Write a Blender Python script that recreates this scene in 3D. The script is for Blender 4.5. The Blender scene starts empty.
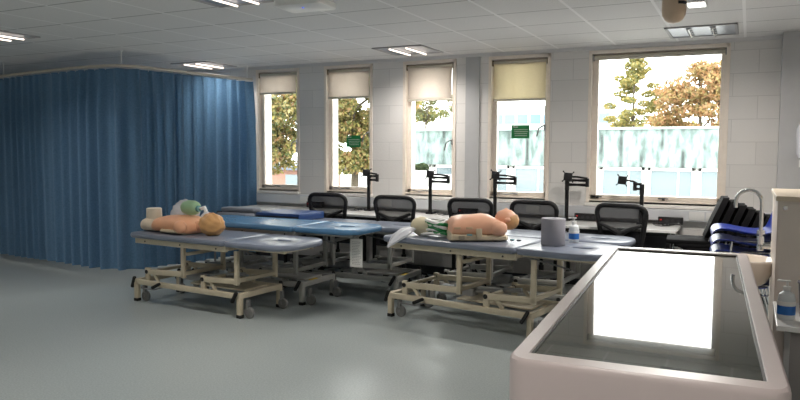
import bpy, bmesh, math, random
import numpy as np
from mathutils import Vector, Matrix
random.seed(7)
PI = math.pi
C = bpy.context.scene.collection
SC = bpy.context.scene
R = math.radians

# ---------------------------------------------------------------- camera
EYE = 1.5
def make_camera():
    f = 701.8
    yaw, pitch, roll = R(-26.432), R(-4.064), R(.268)
    F = Vector((math.sin(yaw)*math.cos(pitch), math.cos(yaw)*math.cos(pitch), math.sin(pitch)))
    Rt = Vector((math.cos(yaw), -math.sin(yaw), 0)); U = Rt.cross(F)
    R2 = Rt*math.cos(roll)+U*math.sin(roll); U2 = -Rt*math.sin(roll)+U*math.cos(roll)
    cd = bpy.data.cameras.new('camera'); cam = bpy.data.objects.new('camera', cd); C.objects.link(cam)
    m = Matrix.Identity(4)
    for i in range(3):
        m[i][0] = R2[i]; m[i][1] = U2[i]; m[i][2] = -F[i]
    m[2][3] = EYE
    cam.matrix_world = m
    cd.sensor_width = 36; cd.lens = f/800*36; cd.clip_start = .05; cd.clip_end = 300
    SC.camera = cam
make_camera()

# ---------------------------------------------------------------- world, daylight, exposure
SKY = 7.5
EXPOSURE = 0.25
w = bpy.data.worlds.new('overcast_sky'); SC.world = w; w.use_nodes = True
nt = w.node_tree; bg = nt.nodes['Background']; bg.inputs['Strength'].default_value = SKY
bg.inputs['Color'].default_value = (1.0, .99, .97, 1)
SC.view_settings.view_transform = 'Standard'; SC.view_settings.look = 'None'
SC.view_settings.exposure = EXPOSURE; SC.view_settings.gamma = 1; SC.view_settings.use_curve_mapping = False
WY = 7.737; CEIL = 2.613
WINS = [(-6.01, -5.352, 2.26), (-4.921, -4.257, 2.17), (-3.786, -3.137, 2.11), (-2.693, -2.019, 2.08), (-1.56, -.228, None)]
WZ0, WZ1 = .965, 2.545
for x0, x1, b in WINS:                               # sky portals, one for each window opening
    ld = bpy.data.lights.new('window_daylight', 'AREA'); ld.shape = 'RECTANGLE'
    ld.size = x1-x0; ld.size_y = WZ1-WZ0; ld.cycles.is_portal = True
    lo = bpy.data.objects.new('window_daylight', ld); C.objects.link(lo)
    lo.location = ((x0+x1)/2, WY+.16, (WZ0+WZ1)/2); lo.rotation_euler = (-PI/2, 0, 0)
YB = -3.2
TUBE = 2.2       # emission of the ceiling tubes
LAMPS = {'west': 9, 'middle': 16, 'east': 14}     # watts thrown down by one louvred luminaire
WARM = (1.0, .93, .86)

# ---------------------------------------------------------------- colours and materials
def lin(c): return tuple(((v/255+.055)/1.055)**2.4 if v/255 > .04045 else v/255/12.92 for v in c)
MATS = {}
def mat(name, c, rough=.5, metal=0, var=0, vscale=8, bump=0, bscale=60, trans=0, emit=0, coat=0, alpha=1, spec=None, sheen=0):
    if name in MATS: return MATS[name]
    m = bpy.data.materials.new(name); m.use_nodes = True; nt = m.node_tree; N = nt.nodes; L = nt.links
    b = N['Principled BSDF']; col = lin(c)+(1,)
    b.inputs['Base Color'].default_value = col; b.inputs['Roughness'].default_value = rough
    b.inputs['Metallic'].default_value = metal
    if spec is not None: b.inputs['Specular IOR Level'].default_value = spec
    if coat: b.inputs['Coat Weight'].default_value = coat; b.inputs['Coat Roughness'].default_value = .08
    if sheen: b.inputs['Sheen Weight'].default_value = sheen
    if emit: b.inputs['Emission Color'].default_value = col; b.inputs['Emission Strength'].default_value = emit
    if var or bump:
        tc = N.new('ShaderNodeTexCoord')
    if var:
        nz = N.new('ShaderNodeTexNoise'); nz.inputs['Scale'].default_value = vscale; nz.inputs['Detail'].default_value = 5
        L.new(tc.outputs['Object'], nz.inputs['Vector'])
        mr = N.new('ShaderNodeMapRange'); mr.inputs['To Min'].default_value = 1-var; mr.inputs['To Max'].default_value = 1+var
        mr.inputs['From Min'].default_value = .3; mr.inputs['From Max'].default_value = .7
        L.new(nz.outputs['Fac'], mr.inputs['Value'])
        mx = N.new('ShaderNodeVectorMath'); mx.operation = 'SCALE'; mx.inputs[0].default_value = col[:3]
        L.new(mr.outputs['Result'], mx.inputs['Scale']); L.new(mx.outputs['Vector'], b.inputs['Base Color'])
    if bump:
        n2 = N.new('ShaderNodeTexNoise'); n2.inputs['Scale'].default_value = bscale; n2.inputs['Detail'].default_value = 3
        L.new(tc.outputs['Object'], n2.inputs['Vector'])
        bp = N.new('ShaderNodeBump'); bp.inputs['Strength'].default_value = bump; bp.inputs['Distance'].default_value = .01
        L.new(n2.outputs['Fac'], bp.inputs['Height']); L.new(bp.outputs['Normal'], b.inputs['Normal'])
    out = N['Material Output']
    if trans:
        t = N.new('ShaderNodeBsdfTranslucent'); t.inputs['Color'].default_value = col
        mix = N.new('ShaderNodeMixShader'); mix.inputs[0].default_value = trans
        L.new(b.outputs[0], mix.inputs[1]); L.new(t.outputs[0], mix.inputs[2]); L.new(mix.outputs[0], out.inputs['Surface'])
        last = mix
    else: last = b
    if alpha < 1:
        t = N.new('ShaderNodeBsdfTransparent'); mix = N.new('ShaderNodeMixShader'); mix.inputs[0].default_value = alpha
        L.new(t.outputs[0], mix.inputs[1]); L.new(last.outputs[0], mix.inputs[2]); L.new(mix.outputs[0], out.inputs['Surface'])
    MATS[name] = m
    return m

def glass_mat():
    m = bpy.data.materials.new('window_glass'); m.use_nodes = True; N = m.node_tree.nodes; L = m.node_tree.links
    N.remove(N['Principled BSDF'])
    t = N.new('ShaderNodeBsdfTransparent'); t.inputs[0].default_value = (.96, .98, .97, 1)
    g = N.new('ShaderNodeBsdfGlossy'); g.inputs['Roughness'].default_value = .01
    f = N.new('ShaderNodeFresnel'); f.inputs[0].default_value = 1.35
    mix = N.new('ShaderNodeMixShader'); L.new(f.outputs[0], mix.inputs[0]); L.new(t.outputs[0], mix.inputs[1]); L.new(g.outputs[0], mix.inputs[2])
    L.new(mix.outputs[0], N['Material Output'].inputs['Surface'])
    return m
GLASS = glass_mat()

def block_mat(name, c, along='X'):
    """painted blockwork: mortar lines of a 0.45 x 0.225 m block"""
    m = bpy.data.materials.new(name); m.use_nodes = True; N = m.node_tree.nodes; L = m.node_tree.links
    b = N['Principled BSDF']; b.inputs['Roughness'].default_value = .55
    tc = N.new('ShaderNodeTexCoord'); sp = N.new('ShaderNodeSeparateXYZ'); cb = N.new('ShaderNodeCombineXYZ')
    L.new(tc.outputs['Object'], sp.inputs[0])
    L.new(sp.outputs[along], cb.inputs[0]); L.new(sp.outputs['Z'], cb.inputs[1])
    mp = N.new('ShaderNodeVectorMath'); mp.operation = 'ADD'
    mp.inputs[1].default_value = (45-.05, .225*20-2.496, 0)
    L.new(cb.outputs[0], mp.inputs[0])
    br = N.new('ShaderNodeTexBrick'); L.new(mp.outputs[0], br.inputs['Vector'])
    br.offset = .5; br.inputs['Scale'].default_value = 1
    br.inputs['Brick Width'].default_value = .45; br.inputs['Row Height'].default_value = .225
    br.inputs['Mortar Size'].default_value = .0035; br.inputs['Mortar Smooth'].default_value = .4
    col = lin(c)
    br.inputs['Color1'].default_value = tuple(v*1.02 for v in col)+(1,); br.inputs['Color2'].default_value = tuple(v*.96 for v in col)+(1,)
    br.inputs['Mortar'].default_value = tuple(v*.8 for v in col)+(1,)
    L.new(br.outputs['Color'], b.inputs['Base Color'])
    nz = N.new('ShaderNodeTexNoise'); nz.inputs['Scale'].default_value = 45; L.new(tc.outputs['Object'], nz.inputs['Vector'])
    mu = N.new('ShaderNodeMath'); mu.operation = 'MULTIPLY_ADD'; mu.inputs[1].default_value = -1.2
    L.new(br.outputs['Fac'], mu.inputs[0]); L.new(nz.outputs['Fac'], mu.inputs[2])
    bp = N.new('ShaderNodeBump'); bp.inputs['Strength'].default_value = .35; bp.inputs['Distance'].default_value = .005
    L.new(mu.outputs[0], bp.inputs['Height']); L.new(bp.outputs['Normal'], b.inputs['Normal'])
    return m

def ceiling_mat():
    m = bpy.data.materials.new('ceiling_tiles'); m.use_nodes = True; N = m.node_tree.nodes; L = m.node_tree.links
    b = N['Principled BSDF']; b.inputs['Roughness'].default_value = .85
    tc = N.new('ShaderNodeTexCoord'); sp = N.new('ShaderNodeSeparateXYZ'); L.new(tc.outputs['Object'], sp.inputs[0])
    def line(axis, off, width):
        a = N.new('ShaderNodeMath'); a.operation = 'ADD'; a.inputs[1].default_value = 61-off; L.new(sp.outputs[axis], a.inputs[0])
        d = N.new('ShaderNodeMath'); d.operation = 'DIVIDE'; d.inputs[1].default_value = .61; L.new(a.outputs[0], d.inputs[0])
        p = N.new('ShaderNodeMath'); p.operation = 'PINGPONG'; p.inputs[1].default_value = .5; L.new(d.outputs[0], p.inputs[0])
        l = N.new('ShaderNodeMath'); l.operation = 'LESS_THAN'; l.inputs[1].default_value = width/2/.61; L.new(p.outputs[0], l.inputs[0])
        return l.outputs[0]
    nz = N.new('ShaderNodeTexNoise'); nz.inputs['Scale'].default_value = 160; L.new(tc.outputs['Object'], nz.inputs['Vector'])
    cr = N.new('ShaderNodeValToRGB'); cr.color_ramp.elements[0].color = lin((206, 206, 206))+(1,); cr.color_ramp.elements[1].color = lin((226, 226, 225))+(1,)
    cr.color_ramp.elements[0].position = .3; cr.color_ramp.elements[1].position = .6
    L.new(nz.outputs['Fac'], cr.inputs[0])
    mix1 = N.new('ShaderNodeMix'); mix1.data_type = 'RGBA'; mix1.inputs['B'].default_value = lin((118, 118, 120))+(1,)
    L.new(line('Y', 7.42, .011), mix1.inputs['Factor']); L.new(cr.outputs[0], mix1.inputs['A'])  # dark lines paint the shadow gaps between tile rows
    mix2 = N.new('ShaderNodeMix'); mix2.data_type = 'RGBA'; mix2.inputs['B'].default_value = lin((238, 238, 238))+(1,)
    L.new(line('X', -2.52, .024), mix2.inputs['Factor']); L.new(mix1.outputs['Result'], mix2.inputs['A'])
    L.new(mix2.outputs['Result'], b.inputs['Base Color'])
    return m

def floor_mat():
    m = bpy.data.materials.new('sheet_vinyl'); m.use_nodes = True; N = m.node_tree.nodes; L = m.node_tree.links
    b = N['Principled BSDF']; b.inputs['Specular IOR Level'].default_value = .5
    tc = N.new('ShaderNodeTexCoord')
    nz = N.new('ShaderNodeTexNoise'); nz.inputs['Scale'].default_value = 90; nz.inputs['Detail'].default_value = 4
    n2 = N.new('ShaderNodeTexNoise'); n2.inputs['Scale'].default_value = 1.3; n2.inputs['Detail'].default_value = 5
    for n in (nz, n2): L.new(tc.outputs['Object'], n.inputs['Vector'])
    cr = N.new('ShaderNodeValToRGB'); e = cr.color_ramp.elements
    e[0].position = .3; e[0].color = lin((146, 156, 157))+(1,); e[1].position = .7; e[1].color = lin((176, 184, 184))+(1,)
    L.new(nz.outputs['Fac'], cr.inputs[0])
    mr = N.new('ShaderNodeMapRange'); mr.inputs['To Min'].default_value = .95; mr.inputs['To Max'].default_value = 1.05; L.new(n2.outputs['Fac'], mr.inputs['Value'])
    mx = N.new('ShaderNodeVectorMath'); mx.operation = 'SCALE'; L.new(cr.outputs[0], mx.inputs[0]); L.new(mr.outputs[0], mx.inputs['Scale'])
    L.new(mx.outputs[0], b.inputs['Base Color'])
    r2 = N.new('ShaderNodeMapRange'); r2.inputs['To Min'].default_value = .2; r2.inputs['To Max'].default_value = .33; L.new(n2.outputs['Fac'], r2.inputs['Value'])
    b.inputs['Roughness'].default_value = .3
    return m

def cladding_mat():
    """weathered pale copper sheets with a standing seam and dark runs every 0.66 m"""
    m = bpy.data.materials.new('verdigris_sheet'); m.use_nodes = True; N = m.node_tree.nodes; L = m.node_tree.links
    b = N['Principled BSDF']; b.inputs['Roughness'].default_value = .6
    tc = N.new('ShaderNodeTexCoord'); mp = N.new('ShaderNodeMapping'); mp.inputs['Scale'].default_value = (2.2, 1, .8)
    L.new(tc.outputs['Object'], mp.inputs[0])
    nz = N.new('ShaderNodeTexNoise'); nz.inputs['Scale'].default_value = 2.2; nz.inputs['Detail'].default_value = 6; L.new(mp.outputs[0], nz.inputs['Vector'])
    cr = N.new('ShaderNodeValToRGB'); e = cr.color_ramp.elements
    e[0].position = .38; e[0].color = lin((84, 100, 98))+(1,); e[1].position = .56; e[1].color = lin((128, 146, 143))+(1,)
    L.new(nz.outputs['Fac'], cr.inputs[0])
    sp = N.new('ShaderNodeSeparateXYZ'); L.new(tc.outputs['Object'], sp.inputs[0])
    a = N.new('ShaderNodeMath'); a.operation = 'ADD'; a.inputs[1].default_value = 66; L.new(sp.outputs['X'], a.inputs[0])
    d = N.new('ShaderNodeMath'); d.operation = 'DIVIDE'; d.inputs[1].default_value = .66; L.new(a.outputs[0], d.inputs[0])
    p = N.new('ShaderNodeMath'); p.operation = 'PINGPONG'; p.inputs[1].default_value = .5; L.new(d.outputs[0], p.inputs[0])
    mr = N.new('ShaderNodeMapRange'); mr.inputs['From Min'].default_value = .02; mr.inputs['From Max'].default_value = .17
    mr.inputs['To Min'].default_value = .95; mr.inputs['To Max'].default_value = 0
    L.new(p.outputs[0], mr.inputs['Value'])
    n3 = N.new('ShaderNodeTexNoise'); n3.inputs['Scale'].default_value = 1.7; n3.inputs['Detail'].default_value = 4; L.new(tc.outputs['Object'], n3.inputs['Vector'])
    m3 = N.new('ShaderNodeMath'); m3.operation = 'MULTIPLY'; L.new(mr.outputs[0], m3.inputs[0])
    r3 = N.new('ShaderNodeMapRange'); r3.inputs['From Min'].default_value = .35; r3.inputs['From Max'].default_value = .6; L.new(n3.outputs['Fac'], r3.inputs['Value'])
    L.new(r3.outputs[0], m3.inputs[1])
    mix = N.new('ShaderNodeMix'); mix.data_type = 'RGBA'; mix.inputs['B'].default_value = lin((34, 40, 40))+(1,)
    L.new(m3.outputs[0], mix.inputs['Factor']); L.new(cr.outputs[0], mix.inputs['A']); L.new(mix.outputs['Result'], b.inputs['Base Color'])
    return m

# ---------------------------------------------------------------- mesh helpers
class MB:
    def __init__(s): s.bm = bmesh.new()
    def _xf(s, vs, loc, rot):
        M = Matrix.Translation(Vector(loc)) @ (rot.to_matrix().to_4x4() if hasattr(rot, 'to_matrix') else Matrix.Identity(4))
        bmesh.ops.transform(s.bm, matrix=M, verts=vs)
    def box(s, c, d, bev=0, rot=None, seg=2):
        n = len(s.bm.verts)
        r = bmesh.ops.create_cube(s.bm, size=1); vs = r['verts']
        bmesh.ops.scale(s.bm, vec=d, verts=vs)
        if bev:
            es = list({e for v in vs for e in v.link_edges})
            rr = bmesh.ops.bevel(s.bm, geom=es, offset=min(bev, min(d)*.49), segments=seg, affect='EDGES', profile=.5)
            vs = list({v for f in rr['faces'] for v in f.verts} | {v for v in vs if v.is_valid})
            s.bm.verts.ensure_lookup_table(); vs = list(s.bm.verts)[n:]
        s._xf(vs, c, rot); return s
    def box2(s, a, b, bev=0):
        return s.box([(a[i]+b[i])/2 for i in range(3)], [abs(b[i]-a[i]) for i in range(3)], bev)
    def cyl(s, p0, p1, r0, r1=None, n=16, cap=True):
        return s.tube([p0, p1], [r0, r0 if r1 is None else r1], n, cap)
    def tube(s, pts, r, n=10, cap=True, closed=False):
        pts = [Vector(p) for p in pts]; k = len(pts)
        rs = r if isinstance(r, (list, tuple)) else [r]*k
        rings = []; prev = None
        for i, p in enumerate(pts):
            a = pts[(i-1) % k] if (i > 0 or closed) else p; b = pts[(i+1) % k] if (i < k-1 or closed) else p
            t = (b-a).normalized()
            if prev is None:
                u = Vector((0, 0, 1)) if abs(t.z) < .9 else Vector((1, 0, 0))
                u = (u-t*u.dot(t)).normalized()
            else: u = (prev-t*prev.dot(t)).normalized()
            prev = u; v = t.cross(u)
            rings.append([s.bm.verts.new(p+(u*math.cos(2*PI*j/n)+v*math.sin(2*PI*j/n))*rs[i]) for j in range(n)])
        m = k if closed else k-1
        for i in range(m):
            A, B = rings[i], rings[(i+1) % k]
            for j in range(n): s.bm.faces.new((A[j], A[(j+1) % n], B[(j+1) % n], B[j]))
        if cap and not closed:
            s.bm.faces.new(rings[0][::-1]); s.bm.faces.new(rings[-1])
        return s
    def loft(s, rings, cap=True, closed=True):
        vr = [[s.bm.verts.new(Vector(p)) for p in r] for r in rings]; n = len(vr[0])
        for A, B in zip(vr, vr[1:]):
            for j in range(n if closed else n-1): s.bm.faces.new((A[j], A[(j+1) % n], B[(j+1) % n], B[j]))
        if cap: s.bm.faces.new(vr[0][::-1]); s.bm.faces.new(vr[-1])
        return s
    def lathe(s, prof, c=(0, 0, 0), n=24, axis='z'):
        c = Vector(c); rings = []
        for r, h in prof:
            ring = []
            for j in range(n):
                a = 2*PI*j/n; x, y = r*math.cos(a), r*math.sin(a)
                ring.append(c+Vector({'z': (x, y, h), 'y': (x, h, -y), 'x': (h, x, y)}[axis]))
            rings.append(ring)
        return s.loft(rings)
    def prism(s, outline, z0, z1, bev=0, holes=None):
        """flat outline (x,y) extruded in z with softened edges"""
        out = [Vector((x, y, 0)) for x, y in outline]; cen = sum(out, Vector())/len(out)
        def ring(z, inset):
            r = []
            for p in out:
                d = (p-cen); r.append(Vector((cen.x+d.x*(1-inset/max(.001, d.length)), cen.y+d.y*(1-inset/max(.001, d.length)), z)))
            return r
        if bev:
            h = z1-z0
            return s.loft([ring(z0, bev), ring(z0+bev*.3, bev*.3), ring(z0+bev, 0), ring(z1-bev, 0), ring(z1-bev*.3, bev*.3), ring(z1, bev)])
        return s.loft([ring(z0, 0), ring(z1, 0)])
    def ball(s, c, r, n=16, m=10, fn=None):
        rr = r if isinstance(r, (tuple, list)) else (r, r, r); rings = []
        for i in range(1, m):
            ph = PI*i/m; rings.append([Vector((math.sin(ph)*math.cos(2*PI*j/n), math.sin(ph)*math.sin(2*PI*j/n), -math.cos(ph))) for j in range(n)])
        def f(v):
            v = fn(v) if fn else v
            return Vector((v.x*rr[0]+c[0], v.y*rr[1]+c[1], v.z*rr[2]+c[2]))
        bot = s.bm.verts.new(f(Vector((0, 0, -1)))); top = s.bm.verts.new(f(Vector((0, 0, 1))))
        vr = [[s.bm.verts.new(f(p)) for p in r_] for r_ in rings]
        for A, B in zip(vr, vr[1:]):
            for j in range(n): s.bm.faces.new((A[j], A[(j+1) % n], B[(j+1) % n], B[j]))
        for j in range(n):
            s.bm.faces.new((bot, vr[0][(j+1) % n], vr[0][j])); s.bm.faces.new((top, vr[-1][j], vr[-1][(j+1) % n]))
        return s
    def obj(s, name, m, parent=None, smooth=True, loc=None, rot=None):
        bmesh.ops.recalc_face_normals(s.bm, faces=s.bm.faces)
        me = bpy.data.meshes.new(name); s.bm.to_mesh(me); s.bm.free()
        me.materials.append(m)
        if smooth:
            me.shade_auto_smooth if False else None
            for p in me.polygons: p.use_smooth = True
            sharp(me)
        o = bpy.data.objects.new(name, me); C.objects.link(o)
        if parent: o.parent = parent
        if loc: o.location = loc
        if rot: o.rotation_euler = rot
        return o
def sharp(me, ang=R(38)):
    bm = bmesh.new(); bm.from_mesh(me)
    for e in bm.edges:
        if len(e.link_faces) == 2 and e.calc_face_angle(0) > ang: e.smooth = False
    bm.to_mesh(me); bm.free()
def tag(o, label=None, cat=None, group=None, kind=None):
    if label: o['label'] = label
    if cat: o['category'] = cat
    if group: o['group'] = group
    if kind: o['kind'] = kind
    return o
def thing(name, label, cat, loc=(0, 0, 0), rz=0, group=None):
    o = bpy.data.objects.new(name, None); C.objects.link(o); o.location = loc; o.rotation_euler = (0, 0, rz)
    o.empty_display_size = .1
    return tag(o, label, cat, group)
def struct(name, mb, m, parent=None, smooth=False):
    o = mb.obj(name, m, parent, smooth)
    if not parent: o['kind'] = 'structure'
    return o
def copy_tree(o, parent=None):
    c = o.copy(); C.objects.link(c); c.parent = parent
    for ch in list(o.children): copy_tree(ch, c)
    return c
def rrect(w, h, r, n=6, cx=0, cy=0):
    """rounded rectangle outline; r one radius or four (from +x+y corner, counterclockwise)"""
    rs = r if isinstance(r, (list, tuple)) else [r]*4; pts = []
    for (sx, sy, a0), q in zip(((1, 1, 0), (-1, 1, 90), (-1, -1, 180), (1, -1, 270)), rs):
        for k in range(n+1):
            a = R(a0+90*k/n); pts.append((cx+sx*(w/2-q)+q*math.cos(a), cy+sy*(h/2-q)+q*math.sin(a)))
    return pts
def arc(c, r, a0, a1, n, plane='xz'):
    o = []
    for k in range(n+1):
        a = R(a0+(a1-a0)*k/n); u, v = r*math.cos(a), r*math.sin(a)
        o.append((c[0]+u, c[1], c[2]+v) if plane == 'xz' else (c[0], c[1]+u, c[2]+v) if plane == 'yz' else (c[0]+u, c[1]+v, c[2]))
    return o

# ---------------------------------------------------------------- material list
M_WALL = block_mat('painted_blockwork', (226, 224, 221))
M_WALLY = block_mat('painted_blockwork_side', (226, 224, 221), 'Y')
M_PLASTER = mat('painted_plaster', (186, 187, 188), .6, var=.03, bump=.1)
M_FRAME = mat('cream_window_paint', (240, 230, 218), .4, var=.04, vscale=20)
M_SILL = mat('white_sill_paint', (242, 238, 232), .4, var=.03)
M_BLIND = mat('cream_blind_cloth', (234, 226, 204), .8, trans=.5, var=.04, vscale=60, bump=.2, bscale=300)
M_BLINDTUBE = mat('blind_tube_cloth', (196, 190, 176), .7, var=.03)
M_ALU = mat('grey_aluminium', (150, 150, 150), .35, .8)
M_CHROME = mat('chrome', (205, 208, 210), .12, 1)
M_BLACK = mat('black_plastic', (24, 24, 26), .45, bump=.05)
M_BLACKM = mat('black_powder_coat', (22, 22, 24), .4, .3)
M_TRUNK = mat('grey_trunking', (214, 216, 220), .35, .1, var=.03)
M_BEDFRAME = mat('cream_powder_coat', (205, 194, 170), .38, .1, var=.05, vscale=6)
M_BEDSHADE_GREY = mat('bed_shade_grey_coat', (168, 168, 164), .38, .15, var=.05, vscale=6)  # shading of the cream couch frames put into a grey; trolley shelf is grey too
M_VINYL = mat('slate_vinyl', (122, 130, 146), .28, var=.07, vscale=5, bump=.08, bscale=220)
M_VINYLB = mat('blue_vinyl', (84, 130, 170), .27, var=.05, vscale=5, bump=.08, bscale=220)
M_NAVY = mat('navy_vinyl', (30, 66, 124), .4, var=.05, bump=.06)
M_RUBBER = mat('black_rubber', (20, 20, 20), .7)
M_WHEEL = mat('grey_wheel_rubber', (120, 120, 118), .5)
M_DARKHOLE = mat('dark_liner', (38, 40, 46), .7)
M_DESK = mat('white_laminate', (240, 240, 238), .16, var=.02)
M_SKIN = mat('manikin_vinyl', (236, 176, 138), .45, var=.05, vscale=10)
M_SKIN2 = mat('manikin_pink_vinyl', (232, 178, 148), .42, var=.05, vscale=10)
M_SHELL = mat('cream_plastic_shell', (196, 182, 156), .45, var=.04)
M_WHITE = mat('white_plastic', (232, 232, 230), .35)
M_CASE = mat('pale_pinkish_white_casing', (200, 187, 185), .33, var=.02, bump=.03, bscale=400)
M_CLEAR = mat('clear_plastic_film', (225, 228, 235), .2, alpha=.75)
M_GREENBAG = mat('green_silicone', (158, 196, 156), .3, alpha=.85, trans=.2)
M_GREEN = mat('green_rubber', (24, 128, 66), .45, var=.15, vscale=30)
M_SIGNG = mat('green_sign_print', (20, 122, 66), .5)
M_PAPER = mat('white_paper', (236, 236, 232), .8)

# ---------------------------------------------------------------- room shell
XL, XR = -10.6, 1.0
def wall_with_windows():
    mb = MB(); t0, t1 = WY, WY+.3
    mb.box2((XL-.2, t0, -.02), (XR+.2, t1, WZ0)); mb.box2((XL-.2, t0, WZ1), (XR+.2, t1, CEIL+.1))
    xs = [XL-.2]+[v for q in WINS for v in q[:2]]+[XR+.2]
    for a, b in zip(xs[::2], xs[1::2]): mb.box2((a, t0, WZ0), (b, t1, WZ1))
    return mb
struct('wall_north', wall_with_windows(), M_WALL)
struct('wall_east', MB().box2((XR, YB, -.02), (XR+.2, WY, CEIL+.1)), M_WALLY)
struct('wall_west', MB().box2((XL-.2, YB, -.02), (XL, WY, CEIL+.1)), M_WALLY)
struct('wall_south', MB().box2((XL-.2, YB-.2, -.02), (XR+.2, YB, CEIL+.1)), M_WALL)
struct('floor', MB().box2((XL-.2, YB-.2, -.12), (XR+.2, WY+.3, 0)), floor_mat())
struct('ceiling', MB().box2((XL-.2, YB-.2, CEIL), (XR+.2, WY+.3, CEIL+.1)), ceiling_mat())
struct('trim_1', MB().box2((.24, 7.50, 0), (XR, WY, CEIL)), M_PLASTER)                       # boxed column by the east wall
struct('trim_2', MB().box2((-2.99, WY-.02, .93), (-2.82, WY, CEIL)), M_PLASTER)              # flat casing on the pier
struct('trim_3', MB().box2((XL, WY-.03, CEIL-.035), (.24, WY, CEIL)), mat('white_edge_trim', (214, 214, 214), .5))
struct('baseboard_north', MB().box2((XL, WY-.015, 0), (.24, WY, .1)), mat('dark_skirting', (60, 62, 66), .5))
struct('baseboard_west', MB().box2((XL, YB, 0), (XL+.015, WY, .1)), MATS['dark_skirting'])
# cable trunking under the sills with outlet plates
tr = struct('trim_4', MB().box2((-6.06, 7.66, .79), (.24, WY, .905), .004), M_TRUNK)
for x in (-5.2, -4.0, -2.15, -.46, -.3):
    m = MB(); m.box((x, 7.656, .847), (.146, .01, .086), .003); m.obj('outlet_plate', M_WHITE, tr)

for i, (x0, x1, bl) in enumerate(WINS):
    n = 'window_%d' % (i+1); big = bl is None
    xa, xb = x0, x1; yf = WY-.012; T = .022
    # casing: thin boards lining the opening and lipping over the wall
    mb = MB()
    for a, b in (((xa-T, yf, WZ0-.02), (xa+.012, WY+.12, WZ1+.02)), ((xb-.012, yf, WZ0-.02), (xb+T, WY+.12, WZ1+.02)),
                 ((xa-T, yf, WZ1-.012), (xb+T, WY+.12, WZ1+.025)), ((xa-T, WY, WZ0-.02), (xb+T, WY+.12, WZ0+.012))): mb.box2(a, b, .002)
    win = struct(n, mb, M_FRAME)
    fw = .05 if not big else .06; y0, y1 = WY+.055, WY+.115; f = MB()
    za, zb = WZ0+.012, WZ1-.012
    for a, b in (((xa+.012, y0, za), (xa+.012+fw, y1, zb)), ((xb-.012-fw*.8, y0, za), (xb-.012, y1, zb)),
                 ((xa+.012, y0, za), (xb-.012, y1, za+.05)), ((xa+.012, y0, zb-.05), (xb-.012, y1, zb))): f.box2(a, b, .004)
    f.obj('window_frame', M_FRAME, win, smooth=False)
    MB().box2((xa+.012+fw-.005, y0+.03, za+.045), (xb-.012-fw*.8+.005, y0+.034, zb-.045)).obj('pane', GLASS, win, smooth=False)
    MB().box2((xa-.03, WY-.045, WZ0-.055), (xb+.03, WY+.06, WZ0-.018), .004).obj('window_sill', M_SILL, win, smooth=False)
    if not big:
        h = MB(); hz = 1.70 if i == 1 else 1.76 if i == 3 else 1.6
        h.box((xb-.045, y0-.012, hz), (.02, .02, .07), .003).tube([(xb-.045, y0-.02, hz+.02), (xb-.05, y0-.05, hz+.02), (xb-.10, y0-.055, hz-.01), (xb-.125, y0-.05, hz-.1)], .008, 8)
        h.obj('handle', M_ALU, win)
        h = MB(); h.tube([(xa+.09, y0-.005, za+.03), (xa+.2, y0-.04, za+.02), (xa+.28, y0-.03, za+.035)], .006, 8).box((xa+.3, y0-.01, za+.03), (.05, .02, .014), .003)
        h.obj('casement_stay', M_ALU, win)
    else:
        for hx in (xa+.09, (xa+xb)/2+.1):
            h = MB(); h.box((hx, y0-.012, za+.025), (.03, .024, .03), .003).tube([(hx-.05, y0-.03, za+.03), (hx+.05, y0-.03, za+.03)], .007, 8)
            h.obj('catch', M_BLACK, win)
    # roller blind fixed in the head of the opening
    names = ['roller blind down a short way in the window beside the blue curtain', 'roller blind in the second window from the curtain, above a green sign',
             'bright sunlit roller blind in the middle window of the five', 'longest, yellowest roller blind, in the window left of the wide one',
             'fully rolled up blind along the top of the wide right window']
    bt = thing('roller_blind', names[i], 'blind', ((xa+xb)/2, WY+.03, WZ1-.05), group='roller blinds at the windows')
    wd = (xb-xa)-.03
    MB().cyl((-wd/2+.015, 0, 0), (wd/2-.015, 0, 0), .026, n=18).obj('roller', M_BLINDTUBE, bt)
    for sx in (-1, 1): MB().box((sx*(wd/2-.005), 0, 0), (.012, .05, .065), .004).obj('bracket', M_ALU if big else mat('brass_brown_bracket', (122, 104, 70), .5), bt)
    if not big:
        dz = WZ1-.05-bl
        mb = MB(); nn = 14; rings = []
        for k in range(nn+1):
            z = -k/nn*dz; rings.append([(-wd/2+.02, -.024+.003*math.sin(k*.7), z), (wd/2-.02, -.024+.003*math.sin(k*.7+.5), z)])
        mb.loft(rings, cap=False, closed=False); fo = mb.obj('blind_fabric', M_BLIND if i == 3 else mat('pale_blind_cloth', (236, 228, 220), .8, trans=.5, var=.04, vscale=60, bump=.2, bscale=300), bt)
        so = fo.modifiers.new('thickness', 'SOLIDIFY'); so.thickness = .0012
        MB().box((0, -.024, -dz-.008), (wd-.035, .014, .026), .004).obj('bottom_bar', M_BLINDTUBE if i != 3 else M_BLINDTUBE, bt)
        MB().tube([(wd/2-.012, -.03, -.02), (wd/2-.01, -.034, -.9)], .0022, 6).obj('pull_chain', M_WHITE, bt)
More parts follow.
